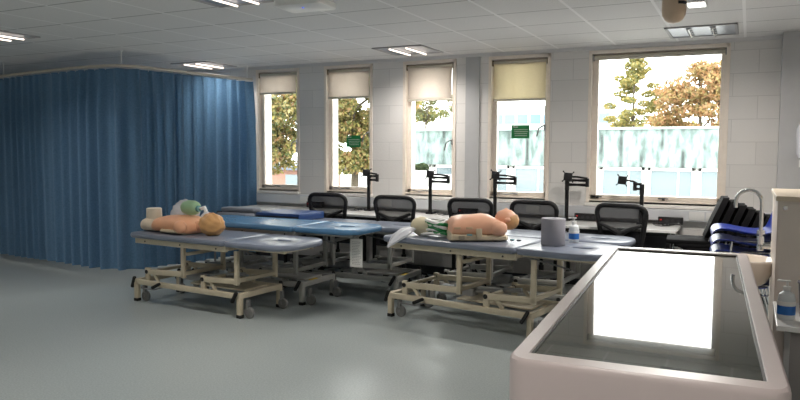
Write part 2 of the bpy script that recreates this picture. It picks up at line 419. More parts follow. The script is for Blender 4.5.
# green notices on the glass
for (x0, x1, z0, z1, lab) in ((-4.66, -4.45, 1.535, 1.685, 'green window notice with white print, against the leafy second window'),
                             (-2.46, -2.25, 1.64, 1.79, 'green window notice with white print, in the window left of the widest one')):
    st = thing('window_notice', lab, 'sign', ((x0+x1)/2, WY+.08, (z0+z1)/2), group='green notices on the windows')
    w_, h_ = x1-x0, z1-z0
    MB().box((0, 0, 0), (w_, .002, h_)).obj('panel', M_SIGNG, st, smooth=False)
    mb = MB(); random.seed(3)
    mb.box((-w_*.36, -.0016, h_*.36), (.018, .001, .012)); mb.box((-w_*.22, -.0016, h_*.36), (.03, .001, .008))
    for k in range(4):
        x = -w_*.36+.004*k
        while x < w_*.36:
            l = random.uniform(.008, .022); mb.box((x+l/2, -.0016, h_*(.16-k*.15)), (l, .001, .005)); x += l+.005
    mb.obj('white_print', M_WHITE, st, smooth=False)

# ---------------------------------------------------------------- outside
struct('ground', MB().box2((-90, WY+.35, -.6), (40, 120, -.5)), mat('pale_paving', (160, 158, 154), .8, var=.1, vscale=.7))
def facade():
    b = thing('clad_building', 'long low building with streaked pale verdigris cladding over white framed windows', 'building', (0, 25, -.5))
    xa, xb = -14.2, 3.2
    MB().box2((xa, 0, 1.46), (xb, 8, 2.79)).obj('cladding', cladding_mat(), b, smooth=False)
    MB().box2((xa-.1, -.06, 2.74), (xb+.1, 8.1, 2.82)).obj('roof_edge', mat('pale_roof_edge', (150, 166, 164), .6), b, smooth=False)
    MB().box2((xa, .15, 0), (xb, 8, 1.46)).box2((xa, .02, 0), (xb, .3, .42)).obj('base_wall', mat('white_render', (200, 202, 200), .7, var=.04), b, smooth=False)
    n = 11; wd = (xb-xa)/n
    fm = mat('white_outside_frame', (235, 235, 232), .5); gm = mat('pale_outside_pane', (104, 118, 124), .2, coat=.5)
    for k in range(n):
        x0 = xa+k*wd+.06; x1 = xa+(k+1)*wd-.06
        f = MB()
        for a, c in (((x0, .02, .42), (x0+.09, .14, 1.44)), ((x1-.09, .02, .42), (x1, .14, 1.44)), ((x0, .02, 1.35), (x1, .14, 1.44)), ((x0, .02, .42), (x1, .14, .5)), (((x0+x1)/2+.2, .04, .5), ((x0+x1)/2+.25, .13, 1.35))): f.box2(a, c)
        fr = f.obj('window', fm, b, smooth=False)
        MB().box2((x0+.09, .08, .5), (x1-.09, .1, 1.35)).obj('pane', gm, fr, smooth=False)
facade()
def far_block():
    b = thing('far_building', 'pale far off building with bands of bluish windows behind the trees', 'building', (0, 60, -.5))
    MB().box2((-24.5, 0, 0), (-10.35, 9, 5.75)).obj('wall', mat('pale_far_wall', (172, 176, 178), .7), b, smooth=False)
    MB().box2((-24.7, -.2, 5.55), (-10.2, 9, 5.85)).obj('roof_edge', mat('pale_roof_edge', (150, 166, 164), .6), b, smooth=False)
    for k in range(12):
        x = -24.1+k*1.15
        for z in (4.35, 2.9):
            MB().box2((x, -.06, z), (x+.9, .02, z+.8)).obj('window', mat('blue_far_pane', (92, 118, 134), .15), b, smooth=False)
far_block()
b = thing('brick_building', 'low pinkish brick building with a slate roof seen low in the leftmost window', 'building', (-21.5, 28, -.5))
MB().box2((-5, 0, 0), (3.8, 5, 1.02)).obj('wall', mat('pink_brick', (140, 106, 92), .8, var=.12, vscale=30), b, smooth=False)
MB().box2((-5.2, -.3, 1.02), (4, 5.3, 1.2)).obj('roof', mat('slate_roof', (84, 92, 106), .6), b, smooth=False)
for x in (-.6, 1.4): MB().box2((x, -.05, .25), (x+.7, .03, .8)).obj('window', mat('pale_outside_pane', (104, 118, 124), .2), b, smooth=False)
tag(MB().box2((-14.5, 23.8, -.5), (-9.3, 24.0, .62), .02).obj('road_glare_slab', mat('white_render', (200, 202, 200), .7, var=.04)), 'low white slab standing in for the glaring road under the leafy tree in the second window', 'wall')  # white slab added to give the glare of the overexposed road

def leaf_cloud(name, blobs, n, size, cols, parent, seed=1):
    rg = np.random.default_rng(seed); tot = sum(b[3]*b[4]*b[5] for b in blobs); P = []
    for (x, y, z, rx, ry, rz) in blobs:
        k = int(n*rx*ry*rz/tot)+6; d = rg.normal(size=(k, 3)); d /= np.linalg.norm(d, axis=1)[:, None]
        rr = rg.uniform(.35, 1, size=(k, 1))**.5
        P.append(d*rr*np.array([rx, ry, rz])+np.array([x, y, z]))
    P = np.concatenate(P); k = len(P)
    u = rg.normal(size=(k, 3)); u /= np.linalg.norm(u, axis=1)[:, None]; v = rg.normal(size=(k, 3)); v -= u*(u*v).sum(1)[:, None]; v /= np.linalg.norm(v, axis=1)[:, None]
    s = size*rg.uniform(.6, 1.3, size=(k, 1))
    V = np.stack([P-u*s, P-v*s*.55+u*s*.1, P+u*s, P+v*s*.55+u*s*.1], 1).reshape(-1, 3)
    me = bpy.data.meshes.new(name); me.from_pydata(V.tolist(), [], [(4*i, 4*i+1, 4*i+2, 4*i+3) for i in range(k)])
    for i, c in enumerate(cols): me.materials.append(mat('leaf_%d_%d_%d' % c, c, .6, trans=.45))
    me.polygons.foreach_set('material_index', rg.integers(0, len(cols), k).astype('i').tolist())
    o = bpy.data.objects.new(name, me); C.objects.link(o); o.parent = parent
    return o
M_BARK = mat('bark', (88, 80, 68), .9, var=.2, vscale=6, bump=.4, bscale=20)
def tree(label, loc, h, blobs, n, size, cols, seed, tr=.12, group=None, name='autumn_tree'):
    t = thing(name, label, 'tree', loc, group=group)
    leaf_cloud('foliage', blobs, n, size, cols, t, seed)
    rg = random.Random(seed); mb = MB()
    mb.tube([(0, 0, 0), (.05, 0, h*.3), (-.04, .03, h*.6), (0, 0, h*.97)], [tr, tr*.8, tr*.5, tr*.1], 8)
    for k in range(16):
        bl = rg.choice(blobs); z = min(bl[2]-bl[5]*.4, h*.8)
        z = max(h*.2, z); mb.tube([(0, 0, z*.9), ((bl[0])*.5, bl[1]*.5, z+.1*h*.3), (bl[0], bl[1], bl[2])], [tr*.35, tr*.22, tr*.08], 6)
    mb.obj('trunk', M_BARK, t); return t
OL = [(128, 124, 70), (148, 136, 76), (104, 110, 64), (162, 146, 92)]
ORG = [(156, 118, 82), (150, 128, 82), (128, 116, 74), (166, 134, 96)]
GR = [(118, 122, 72), (150, 142, 84), (92, 102, 62), (138, 128, 76), (162, 150, 102), (156, 126, 88)]
rg = random.Random(5)
bl = []
for k in range(60):            # slim pointed tree behind the clad building
    z = 2.9+(k % 30)*.168; rr = 1.55*min(1, max(.08, (8.1-z)/3.0))**.8; a = rg.uniform(0, 2*PI); q = math.sqrt(rg.uniform(.05, 1))
    bl.append((rr*q*math.cos(a), rr*q*.8*math.sin(a), z+rg.uniform(-.1, .1), .42, .4, .2))
tree('slim pointed yellow-green tree rising above the verdigris building', (-6.45, 45, -.5), 8.1, bl, 7500, .1, OL, 3, .13)
bl = []
for k in range(58):
    a = rg.uniform(0, 2*PI); z = rg.uniform(2.3, 6.5)**1.0; rr = 2.5*math.sqrt(max(.05, 1-((z-3.2)/3.6)**2))*math.sqrt(rg.uniform(.1, 1))
    bl.append((rr*math.cos(a), .6*rr*math.sin(a), z, .66, .6, .36))
tree('broad orange autumn tree above the verdigris building at the right of the wide window', (-2.35, 40, -.5), 6.0, bl, 11500, .11, ORG, 4, .18)
bl = [(rg.uniform(-2.4, 2.6), rg.uniform(-1, 1), rg.uniform(1.6, 4.1), .7, .6, .4) for k in range(26)]
tree('low olive tree between the slim tree and the orange tree', (-5.9, 49.5, -.5), 3.8, bl, 5000, .12, OL, 6, .12)
def bigtree(label, loc, seed, rx, n, zr=(1.9, 5.6)):
    rg = random.Random(seed); bl = []
    for k in range(95):
        a = rg.uniform(0, 2*PI); z = rg.uniform(*zr); q = math.sqrt(rg.uniform(.05, 1))
        rr = rx*q*(1-.25*abs(z-3.3)/2.4); bl.append((rr*math.cos(a), .6*rr*math.sin(a), z, .5, .45, .36))
    tree(label, loc, 5.0, bl, n, .07, GR, seed, .14)
bigtree('dense yellow-green tree filling the leftmost window', (-12.1, 15.6, -.5), 21, 1.75, 34000, (1.65, 5.6))
bigtree('dense yellow-green tree with pale branches filling the second window', (-11.0, 18.9, -.5), 22, 1.9, 38000, (1.5, 6.2))
bl = [(rg.uniform(-2.2, 2.2), rg.uniform(-1, 1), rg.uniform(4.1, 6.2), .55, .55, .34) for k in range(24)]
tree('sparse green treetop over the pale roof in the middle window', (-19.9, 44, -.5), 5.9, bl, 3000, .12, [(112, 116, 74), (132, 126, 78), (88, 98, 62)], 9, .14)
bl = [(rg.uniform(-.55, .35), 0, rg.uniform(1.33, 1.5), .22, .2, .12) for k in range(10)]
t = thing('planter_hedge', 'low dark green hedge on a pale planter at the foot of the middle window view', 'hedge', (-10.75, 22.9, -.5)); MB().box2((-.8, -.25, 0), (.6, .25, 1.28)).obj('planter', mat('white_render', (200, 202, 200), .7, var=.04), t, smooth=False); leaf_cloud('foliage', bl, 2400, .06, [(52, 68, 40), (72, 84, 50)], t, 8)
t = thing('globe_lamp', 'white globe street lamp hanging against the leaves in the leftmost window', 'street lamp', (-9.30, 13.6, -.5))
MB().tube([(0, 0, 0), (0, 0, 2.2), (-.05, 0, 2.27), (-.12, 0, 2.27), (-.15, 0, 2.2), (-.15, 0, 1.93)], .022, 8).obj('post', M_BLACKM, t)
MB().ball((-.15, 0, 1.83), .1, 20, 12).obj('globe', M_WHITE, t)

# ---------------------------------------------------------------- ceiling lamps
def downlight(t, size, power, spread=140):
    ld = bpy.data.lights.new('lamp_light', 'AREA'); ld.size = size; ld.energy = power; ld.color = WARM; ld.spread = R(spread)
    lo = bpy.data.objects.new('lamp_light', ld); C.objects.link(lo); lo.parent = t; lo.location = (0, 0, -.032)
def luminaire(x0, y0, label, lit=1.0, power=None):
    t = thing('ceiling_light', label, 'ceiling light', (x0+.305, y0+.305, CEIL), group='recessed square ceiling lights')
    f = MB()
    for a, b in (((-.3, -.3, -.012), (-.275, .3, 0)), ((.275, -.3, -.012), (.3, .3, 0)), ((-.3, -.3, -.012), (.3, -.275, 0)), ((-.3, .275, -.012), (.3, .3, 0))): f.box2(a, b, .002)
    f.obj('frame', mat('grey_light_frame', (170, 170, 172), .6), t, smooth=False)
    MB().box2((-.275, -.275, -.004), (.275, .275, 0)).obj('reflector_panel', mat('matt_silver_reflector', (164, 170, 180), .35, .5), t, smooth=False)
    em = bpy.data.materials.get('lit_tube')
    if not em: em = mat('lit_tube', (255, 238, 222), .4, emit=TUBE)
    for sx in (-.1, .1):
        mb = MB(); mb.tube([(sx, -.26, -.022), (sx, .26, -.022)], .008, 8)
        mb.obj('tube', em if lit else mat('unlit_louvre', (206, 206, 208), .2, .8), t)
    if not lit:
        for sx in (-.1, .1):
            m = MB()
            for k in range(4): m.box((sx, -.2+k*.12, -.012), (.05, .012, .02), .002)
            m.obj('louvre', M_CHROME, t)
    else: downlight(t, .5, power or LAMPS['west' if x0 < -6 else 'east' if x0 > -1 else 'middle'])
    return t
luminaire(-3.75, 6.81, 'lit twin tube ceiling light nearest the middle window')
luminaire(-3.75, 3.76, 'lit twin tube ceiling light cut off by the top edge of the photo')
luminaire(-6.80, 6.93, 'lit twin tube ceiling light above the end of the blue curtain by the wall', power=14)
luminaire(-6.98, 4.15, 'lit twin tube ceiling light at the left edge of the photo before the curtain')
luminaire(-.74, 6.81, 'unlit ceiling light with chrome louvres above the wide window', 0)
for x, y, l in ((-9.9, 3.76, 'in the far west corner before the curtain'), (-9.9, .71, 'by the west wall behind the camera line'), (-6.82, .71, 'left of the camera, second row from the west wall'), (-3.75, .71, 'left of the camera, nearest to it on that side'),
                (-.70, .71, 'above the near end of the touch table'), (-6.82, -2.2, 'at the back wall, farthest west'), (-3.75, -2.2, 'at the back wall, middle of three'), (-.70, -2.2, 'at the back wall, nearest the east wall')):
    luminaire(x, y, 'unseen twin tube ceiling light added for fill '+l)  # fittings out of view, carrying on the ceiling grid to add fill light
t = thing('small_ceiling_light', 'small bright square ceiling light just right of the dome camera', 'ceiling light', (-.40, 5.80, CEIL))
MB().box2((-.07, -.10, -.012), (.07, .10, 0), .003).obj('frame', M_WHITE, t, smooth=False)
MB().box2((-.058, -.088, -.015), (.058, .088, -.011)).obj('diffuser', mat('lit_diffuser', (255, 250, 244), .4, emit=3), t, smooth=False)
downlight(t, .14, 34, 165)

# ---------------------------------------------------------------- dome camera and projector
t = thing('dome_camera', 'cream dome security camera hanging from the ceiling at the top right', 'security camera', (-.48, 5.0, CEIL)); DOME = t
MB().cyl((0, 0, -.02), (0, 0, 0), .07, n=24).cyl((0, 0, -.075), (0, 0, -.015), .03, n=16).obj('mount', M_WHITE, t)
MB().lathe([(.02, -.06), (.082, -.065), (.09, -.075), (.09, -.118), (.084, -.12)], n=32).obj('top_housing', mat('grey_band', (92, 88, 86), .4), t)
MB().lathe([(.082, -.12), (.09, -.122), (.092, -.19), (.086, -.225), (.066, -.255), (.04, -.272), (.001, -.279)], n=32).obj('dome', mat('cream_dome', (206, 184, 160), .3), t)
mb = MB()
for k in range(7):
    a = R(-62+8*k); mb.box((.0905*math.cos(a), .0905*math.sin(a), -.152), (.006, .014, .02), .002, rot=Matrix.Rotation(a, 3, 'Z').to_euler())
mb.obj('lens_slot', M_BLACK, t)
MB().tube([(.02, .02, -.05), (.12, .03, -.05), (.15, .03, -.02), (.15, .03, 0)], .012, 8).obj('bracket', mat('pink_grey_bracket', (176, 150, 140), .5), t)
DOME.scale = (.84, .84, .98)
t = thing('access_point', 'flat white ceiling unit with a small blue light at the top edge of the photo', 'wireless unit', (-2.80, 4.14, 2.5), R(4))
MB().prism(rrect(.36, .27, .03), -.02, .025, .01).obj('body', M_WHITE, t)
MB().prism(rrect(.26, .2, .02, cx=-.04), .022, .06).obj('neck', mat('grey_plastic_neck', (128, 128, 128), .5), t)
MB().cyl((-.04, 0, .055), (-.04, 0, CEIL-2.5), .03, n=16).obj('mount', M_WHITE, t)
MB().ball((.0, -.03, -.02), .006, 10, 6).obj('status_light', mat('blue_indicator', (60, 90, 255), .4, emit=3), t)

# ---------------------------------------------------------------- curtain and track
path = [(-10.5, 6.3), (-9.6, 6.12), (-9.0, 6.02), (-8.2, 5.88), (-7.4, 5.76), (-6.85, 5.72)]
path += [(-6.62+.32*math.cos(R(a)), 6.04+.32*math.sin(R(a))) for a in (-105, -75, -45, -15)]
path += [(-6.25, 6.5), (-6.17, 7.0), (-6.055, 7.70)]
def resample(p, step):
    # Chaikin smoothing then even steps
    for _ in range(2):
        q = [p[0]]
        for a, b in zip(p, p[1:]): q += [(a[0]*.75+b[0]*.25, a[1]*.75+b[1]*.25), (a[0]*.25+b[0]*.75, a[1]*.25+b[1]*.75)]
        p = q+[p[-1]]
    P = np.array(p); d = np.r_[0, np.cumsum(np.linalg.norm(np.diff(P, axis=0), axis=1))]
    n = int(d[-1]/step); s = np.linspace(0, d[-1], n)
    return np.c_[np.interp(s, d, P[:, 0]), np.interp(s, d, P[:, 1])], s
PTH, S = resample(path, .012)
TZ = 2.43
def curtain(i0, i1, label, seed, z0=.09):
    rg = np.random.default_rng(seed); P = PTH[i0:i1]; s = S[i0:i1]-S[i0]
    T = np.gradient(P, axis=0); T /= np.linalg.norm(T, axis=1)[:, None]; Nn = np.c_[T[:, 1], -T[:, 0]]
    lam = .175; ph = 2*PI*s/lam+1.5*np.sin(s*2.1+seed)+1.1*np.sin(s*5.3)
    amp = (.042 if seed == 5 else .042-.02*np.clip((3.2-s)/1.2, 0, 1))*(1+.35*np.sin(s*3.1+seed))
    fold = amp*(2.1*(.5+.5*np.sin(ph))**2.6-.7)+.005*np.sin(ph*2.3+1)
    rows = 14; V = []; n = len(P)
    for r in range(rows+1):
        t = r/rows; z = TZ-.02-t*(TZ-.02-z0-.012*np.sin(s*1.7+seed)-.012*(s > 1.3))
        k = .45+.55*min(1, t*5); drift = .012*t*np.sin(s*2.7+seed*2)
        off = fold*k+drift+.004*np.sin(ph*1.5+t*3)
        XY = P+Nn*off[:, None]
        V.append(np.c_[XY, z])
    V = np.concatenate(V)
    F = [(r*n+j, r*n+j+1, (r+1)*n+j+1, (r+1)*n+j) for r in range(rows) for j in range(n-1)]
    me = bpy.data.meshes.new('cloth'); me.from_pydata(V.tolist(), [], F)
    for p in me.polygons: p.use_smooth = True
    me.materials.append(CURT)
    t = thing('cubicle_curtain', label, 'curtain', (0, 0, 0), group='blue curtains on the track')
    o = bpy.data.objects.new('cloth', me); C.objects.link(o); o.parent = t
    hk = MB()
    for j in range(6, n-1, 14): hk.tube([(P[j][0], P[j][1], TZ-.035), (P[j][0], P[j][1], TZ-.006)], .003, 5)
    hk.obj('hooks', M_WHITE, t)
    ht = me.copy()
    return t
CURT = mat('blue_curtain_cloth', (100, 136, 168), .85, var=.2, vscale=55, trans=.38, sheen=.2)
split = int(np.argmin(np.linalg.norm(PTH-np.array((-6.25, 6.45)), axis=1)))
curtain(0, split+6, 'long dark blue pleated curtain wrapping the corner of the cubicle track', 2)
curtain(split+1, len(PTH)-2, 'shorter brighter blue curtain hanging between the corner curtain and the window wall', 5)
t = thing('curtain_track', 'white curtain track hung from the ceiling on short rods above the blue curtains', 'curtain track')
mb = MB(); q = PTH[::8]; mb.tube([(a, b, TZ+.012) for a, b in q], .017, 8); mb.obj('rail', mat('off_white_track', (206, 198, 184), .4), t)
for px in ((-8.75, 5.97), (-6.42, 5.80), (-6.12, 7.6)):
    j = np.argmin(np.linalg.norm(PTH-np.array(px), axis=1)); a = PTH[j]
    MB().cyl((a[0], a[1], TZ+.02), (a[0], a[1], CEIL), .007, n=8).cyl((a[0], a[1], CEIL-.008), (a[0], a[1], CEIL), .02, n=12).obj('hanger_rod', M_WHITE, t)

# ---------------------------------------------------------------- treatment couches
def mattress(mb, x0, x1, W, z0, z1, rl, rr, hole=None):
    """soft slab with rounded ends (rl, rr corner radii) and optionally a face hole"""
    out = rrect(x1-x0, W, [rr, rl, rl, rr], 8, (x0+x1)/2, 0); n = len(out)
    cx = (x0+x1)/2
    def ring(ins, z):
        pts = rrect(x1-x0-2*ins, W-2*ins, [max(.004, rr-ins), max(.004, rl-ins), max(.004, rl-ins), max(.004, rr-ins)], 8, cx, 0)
        return [Vector((a, b, z)) for a, b in pts]
    b = (z1-z0)*.45
    prof = [(b, z0), (b*.35, z0+b*.2), (0, z0+b*.9), (0, z1-b*.9), (b*.3, z1-b*.25), (b*.8, z1-.001)]
    rings = [ring(i, z) for i, z in prof]
    if hole:
        hx, ha, hb = hole
        def hring(g, z):
            r = []
            for p in out:
                a = math.atan2((p[1])/W, (p[0]-hx)/(x1-x0)*1.0); a = math.atan2(p[1], p[0]-hx)
                r.append(Vector((hx+(ha+g)*math.cos(a), (hb+g)*math.sin(a), z)))
            return r
        rings += [hring(.02, z1), hring(.004, z1-.006), hring(0, z1-.02), hring(0, z0+.004), hring(.01, z0)]
        vr = [[mb.bm.verts.new(p) for p in r] for r in rings]
        for A, B in zip(vr, vr[1:]+[vr[0]]):
            for j in range(n): mb.bm.faces.new((A[j], A[(j+1) % n], B[(j+1) % n], B[j]))
    else:
        rings.append(ring(b*1.6, z1)); mb.loft(rings)
    return mb

def make_couch(label, loc, rz, H, W, vinyl, frame, L=1.98, sticker=False, bx=0, ms=0):
    """L long, top at H; base from -.93 to +.47, main cushion left, head cushion with face hole right"""
    t = thing('treatment_couch', label, 'treatment couch', (loc[0], loc[1], 0), rz, 'adjustable treatment couches')
    hl = L/2; seam = hl-.70; zt = H; zb = H-.055
    MB_ = MB(); mattress(MB_, -hl, seam-.006, W, zb, zt, .07, .035).obj('cushion', vinyl, t)
    m = MB(); mattress(m, seam+.006, hl, W, zb, zt, .035, .2, hole=((seam+hl)/2+.06, .1, .052)).obj('head_cushion', vinyl, t)
    # top frame
    f = MB(); zf = zb-.028; yw = W/2-.06
    for sy in (-1, 1): f.box(((-hl+.05+seam)/2, sy*yw, zf), (seam+hl-.06, .03, .05), .004)
    for x in (-hl+.06, -.34, seam-.05): f.box((x, 0, zf), (.03, 2*yw, .045), .004)
    tf = f.obj('top_frame', frame, t)
    bo = MB()
    for x in (-hl+.2, -.3, seam-.12): bo.cyl((x, -yw-.019, zf), (x, -yw-.012, zf), .008, n=10)
    bo.obj('bolts', M_BLACK, tf)
    hf = MB()
    for sy in (-.55, .55): hf.box(((seam+hl-.1)/2, sy*W/2, zb-.018), (hl-seam-.1, .03, .028), .003)
    hf.box((hl-.14, 0, zb-.018), (.03, W*.55, .028), .003).obj('head_frame', frame, t)
    MB().tube([(seam+.02, -.12, zb-.05), (seam+.3, -.14, zb-.09), (seam+.42, -.2, zb-.1)], .008, 8).obj('head_release_lever', M_ALU, t)
    # base
    yb = .265; x0, x1 = -.95+bx, .42+bx; zr = .195
    b = MB()
    for sy in (-1, 1): b.box(((x0+x1)/2, sy*yb, zr), (x1-x0, .04, .05), .005)
    for x in (x0, x1): b.box((x, 0, zr+.004), (.045, 2*yb+.04, .05), .005)
    b.obj('base_frame', frame, t)
    for x in (x0, x1):
        for sy in (-1, 1):
            lg = MB().box((x, sy*yb, .10), (.045, .045, .17), .004).obj('leg', frame, t)
            MB().box((x, sy*yb, .016), (.052, .052, .032), .006).obj('rubber_foot', M_RUBBER, lg)
            d = .085 if x == x0 else -.0; xx = x+(.075 if x == x0 else .075)*1; xx = x+.07 if x == x0 else x+.065
            ct = MB().box((xx, sy*yb*.86, .125), (.03, .035, .09), .006).cyl((xx, sy*yb*.86-.016, .055), (xx, sy*yb*.86+.016, .055), .018, n=12).obj('castor', M_ALU, t)
            MB().lathe([(.02, -.016), (.046, -.016), (.052, -.01), (.052, .01), (.046, .016), (.02, .016)], (xx+.012, sy*yb*.86, .052), 20, 'y').obj('wheel', M_WHEEL, ct)
    # black foot pedals at the corners and one on the long rail
    for (x, y, a) in ((x0-.03, -yb-.02, 70), (x1-.03, -yb-.04, 60), (x0+.33, -yb-.05, 25), (x1, yb+.03, 100), (x0-.02, yb, 70)):
        mb = MB(); rot = Matrix.Rotation(R(-a if a > 45 else -a), 3, 'Y').to_euler()
        mb.box((x, y, .19), (.12, .035, .03), .012, rot=rot, seg=3).obj('pedal', M_RUBBER, t)
    MB().tube([(x0+.05, -yb+.03, .16), (x0+.12, -yb-.05, .15), (x0+.3, -yb-.05, .15), (x0+.36, -yb+.02, .17)], .007, 8).obj('foot_bar', M_ALU, t)
    # lifting linkage: brackets on the base, posts from the top, arms between
    for sy in (-1, 1):
        y = sy*(yb-.01)
        for xb_, xp in ((-.80+bx, -.34+bx+ms), (-.08+bx+ms, .34+bx+ms)):
            zpb = .30
            MB().box((xb_, y, (.22+.335)/2), (.05, .03, .13), .004).obj('bracket', frame, t)
            MB().cyl((xb_, y-.022, .305), (xb_, y+.022, .305), .02, n=16).obj('pivot_cap', M_BLACK, t)
            d = Vector((xp-xb_, 0, -.0)); ang = math.atan2(.02, d.x)
            MB().box(((xb_+xp)/2, y-.002, .315), (d.length+.04, .032, .05), .005, rot=Matrix.Rotation(-ang, 3, 'Y').to_euler()).obj('lift_arm', frame, t)
            MB().box2((xp-.021, y-.018, .29), (xp+.021, y+.014, zf-.01), .004).obj('post', frame, t)
            MB().box((xb_+.12, y, .255), (.10, .02, .03), .004, rot=Matrix.Rotation(R(50), 3, 'Y').to_euler()).obj('gusset', frame, t)
    for x in (-.08+bx+ms, -.80+bx): MB().cyl((x, -yb, .30), (x, yb, .30), .018, n=12).obj('torsion_bar', frame, t)
    for x in (-.34+bx+ms, .34+bx+ms): MB().box((x, 0, .33), (.035, 2*yb-.03, .035), .004).obj('cross_tube', frame, t)
    for x in (-.34+bx+ms,): MB().box((x+.03, 0, zf-.09), (.03, 2*yb-.03, .03), .004).obj('cross_tube', frame, t)
    # lifting motor with its rod
    mo = MB().box((-.42+bx, .03, .255), (.36, .11, .085), .02).cyl((-.24+bx, .03, .27), (.2+bx, .03, .33), .02, n=14)
    mo.obj('lift_motor', mat('light_grey_motor', (150, 152, 154), .4), t)
    pl = MB().box((.02+bx, 0, .222), (.7, .3, .016), .004).obj('base_plate', frame, t)
    if sticker: MB().box((x1, -.08, zr+.0305), (.035, .12, .003)).obj('yellow_sticker', mat('yellow_label', (214, 178, 40), .5), t, smooth=False)
    return t
def place(near_left, rz, W, L):
    c, s = math.cos(rz), math.sin(rz)
    return (near_left[0]+c*L/2-s*W/2, near_left[1]+s*L/2+c*W/2)
a = R(-4.5); make_couch('slate couch at left with cream frame and an orange manikin in a bag', place((-5.42, 4.92), a, .68, 1.97), a, .69, .68, M_VINYL, M_BEDFRAME, L=1.97, ms=.04)
a = R(-1.5); make_couch('bright blue couch behind the left slate couch', place((-5.30, 5.56), a, .66, 2.1), a, .765, .66, M_VINYLB, M_BEDSHADE_GREY, L=2.1, sticker=True)
a = R(-9.5); make_couch('slate couch with cream frame nearest the touch table, manikin and tissue roll on it', place((-2.93, 5.50), a, .70, 2.02), a, .74, .70, M_VINYL, M_BEDFRAME, L=2.02, ms=.10)
a = R(0); make_couch('slate couch mostly hidden behind the bright blue couch', place((-4.90, 6.22), a, .58, 1.96), a, .725, .58, M_VINYL, M_BEDSHADE_GREY, L=1.96, sticker=True, bx=.36)
a = R(-4.5); make_couch('couch with a frame coloured as in shade, directly behind the couch with the tissue roll', place((-2.70, 6.25), a, .54, 1.80), a, .725, .54, M_VINYL, M_BEDSHADE_GREY, L=1.80)
# paper tag hung under the blue couch
t = thing('paper_tag', 'white printed sheet hanging under the head end of the blue couch', 'sheet', (-3.30, 5.715, .662))
MB().box2((-.068, -.001, -.27), (.068, .001, 0)).obj('page', M_PAPER, t, smooth=False)
mb = MB(); random.seed(11)
for k in range(15):
    x = -.045
    while x < .02+.03*random.random():
        l = random.uniform(.006, .02); mb.box((x+l/2, -.0018, -.03-k*.015), (l, .001, .003)); x += l+.005
mb.obj('print', mat('grey_print', (120, 122, 126), .8), t, smooth=False)
MB().tube([(-.03, 0, 0), (0, 0, .03), (.03, 0, 0)], .0015, 5).obj('string', M_WHITE, t)

# ---------------------------------------------------------------- desks and what stands on them
DT = .75
def desk(x0, x1, label, ends=(-1, 1)):
    t = thing('desk', label, 'desk', ((x0+x1)/2, 7.35, 0), group='white desks along the window wall'); w_ = x1-x0
    MB().box2((-w_/2+.002, -.29, DT-.026), (w_/2-.002, .30, DT), .003).obj('desktop', M_DESK, t, smooth=False)
    for sx in (-1, 1):
        for sy in ((-.22, .25) if x1 > -.7 and sx > 0 else (.25,)): MB().box2((sx*(w_/2-.07)-.017, sy-.017, 0), (sx*(w_/2-.07)+.017, sy+.017, DT-.027)).obj('leg', M_BLACKM, t, smooth=False)
    f = MB(); f.box((0, .25, DT-.06), (w_-.14, .02, .05)).box((0, -.22, DT-.05), (w_-.14, .02, .03)).obj('frame', M_BLACKM, t, smooth=False)
    MB().box((0, .262, .5), (w_-.16, .012, .36)).obj('modesty_panel', mat('dark_grey_panel', (62, 64, 70), .6), t, smooth=False)
dl = ['white desk at the right end of the row by the wide window', 'white desk second from the right end of the row', 'white desk in the middle of the row behind the pink manikin',
      'white desk behind the bright blue couch', 'short white desk at the curtain end of the row']
for k in range(4): desk(-.60-1.2*(k+1), -.60-1.2*k, dl[k])
desk(-6.0, -5.4, dl[4])

def make_arm(label, x, ang, plate, top, rzp, arms=2):
    t = thing('monitor_arm', label, 'monitor arm', (x, 7.56, DT), group='empty black monitor arms on the desks')
    h = top-DT-.02
    MB().box((0, .02, .01), (.09, .11, .02), .004).cyl((0, 0, .018), (0, 0, h-.06), .021, n=14).obj('pole', M_BLACKM, t)
    MB().cyl((0, 0, h-.14), (0, 0, h-.03), .024, n=16).obj('collar', M_BLACK, t)
    e = Vector((math.cos(ang)*plate[0], math.sin(ang)*plate[0], 0)); z = h-.055
    el = Vector((e.x, e.y, z))
    for dz in (-.026, .022)[:arms]:
        p0 = Vector((0, 0, z+dz)); p1 = Vector((e.x, e.y, z+dz))
        MB().tube([p0, p0.lerp(p1, .5), p1], [.018, .012, .018], 10).obj('arm_link', M_BLACKM, t)
    MB().cyl((e.x, e.y, z-.045), (e.x, e.y, z+.045), .02, n=14).obj('elbow', M_BLACK, t)
    pc = Vector((plate[1], plate[2], h+.005))
    MB().tube([(e.x, e.y, z+.045), ((e.x+pc.x)/2, (e.y+pc.y)/2-.02, z+.06), (pc.x, pc.y+.02, pc.z)], .011, 8).obj('upper_link', M_BLACKM, t)
    vp = MB(); vp.box((0, 0, 0), (.09, .016, .085), .004)
    for sx in (-1, 1):
        for sz in (-1, 1): vp.tube([(sx*.02, 0, sz*.02), (sx*.052, 0, sz*.05)], .0055, 6).ball((sx*.054, -.003, sz*.052), .009, 8, 6)
    vp.obj('mount_plate', M_BLACK, t, loc=pc, rot=(R(-8), R(4), rzp))
    MB().ball((pc.x, pc.y+.02, pc.z-.01), .022, 12, 8).obj('tilt_joint', M_BLACK, t)
make_arm('monitor arm standing by the second window, folded to its pole', -4.19, R(-8), (.13, -.005, -.05), 1.235, R(25))
make_arm('monitor arm in front of the middle window, links folded to the right', -3.36, R(-6), (.24, .02, -.05), 1.235, R(8))
make_arm('monitor arm beside the fourth window, behind the pink manikin', -2.56, R(-6), (.24, .02, -.05), 1.24, R(8))
make_arm('monitor arm on the pier left of the wide window', -1.75, R(-6), (.22, .02, -.05), 1.24, R(4))
make_arm('monitor arm before the wide window with its plate stretched left', -.98, R(182), (.07, -.19, -.05), 1.215, R(-14), 2)
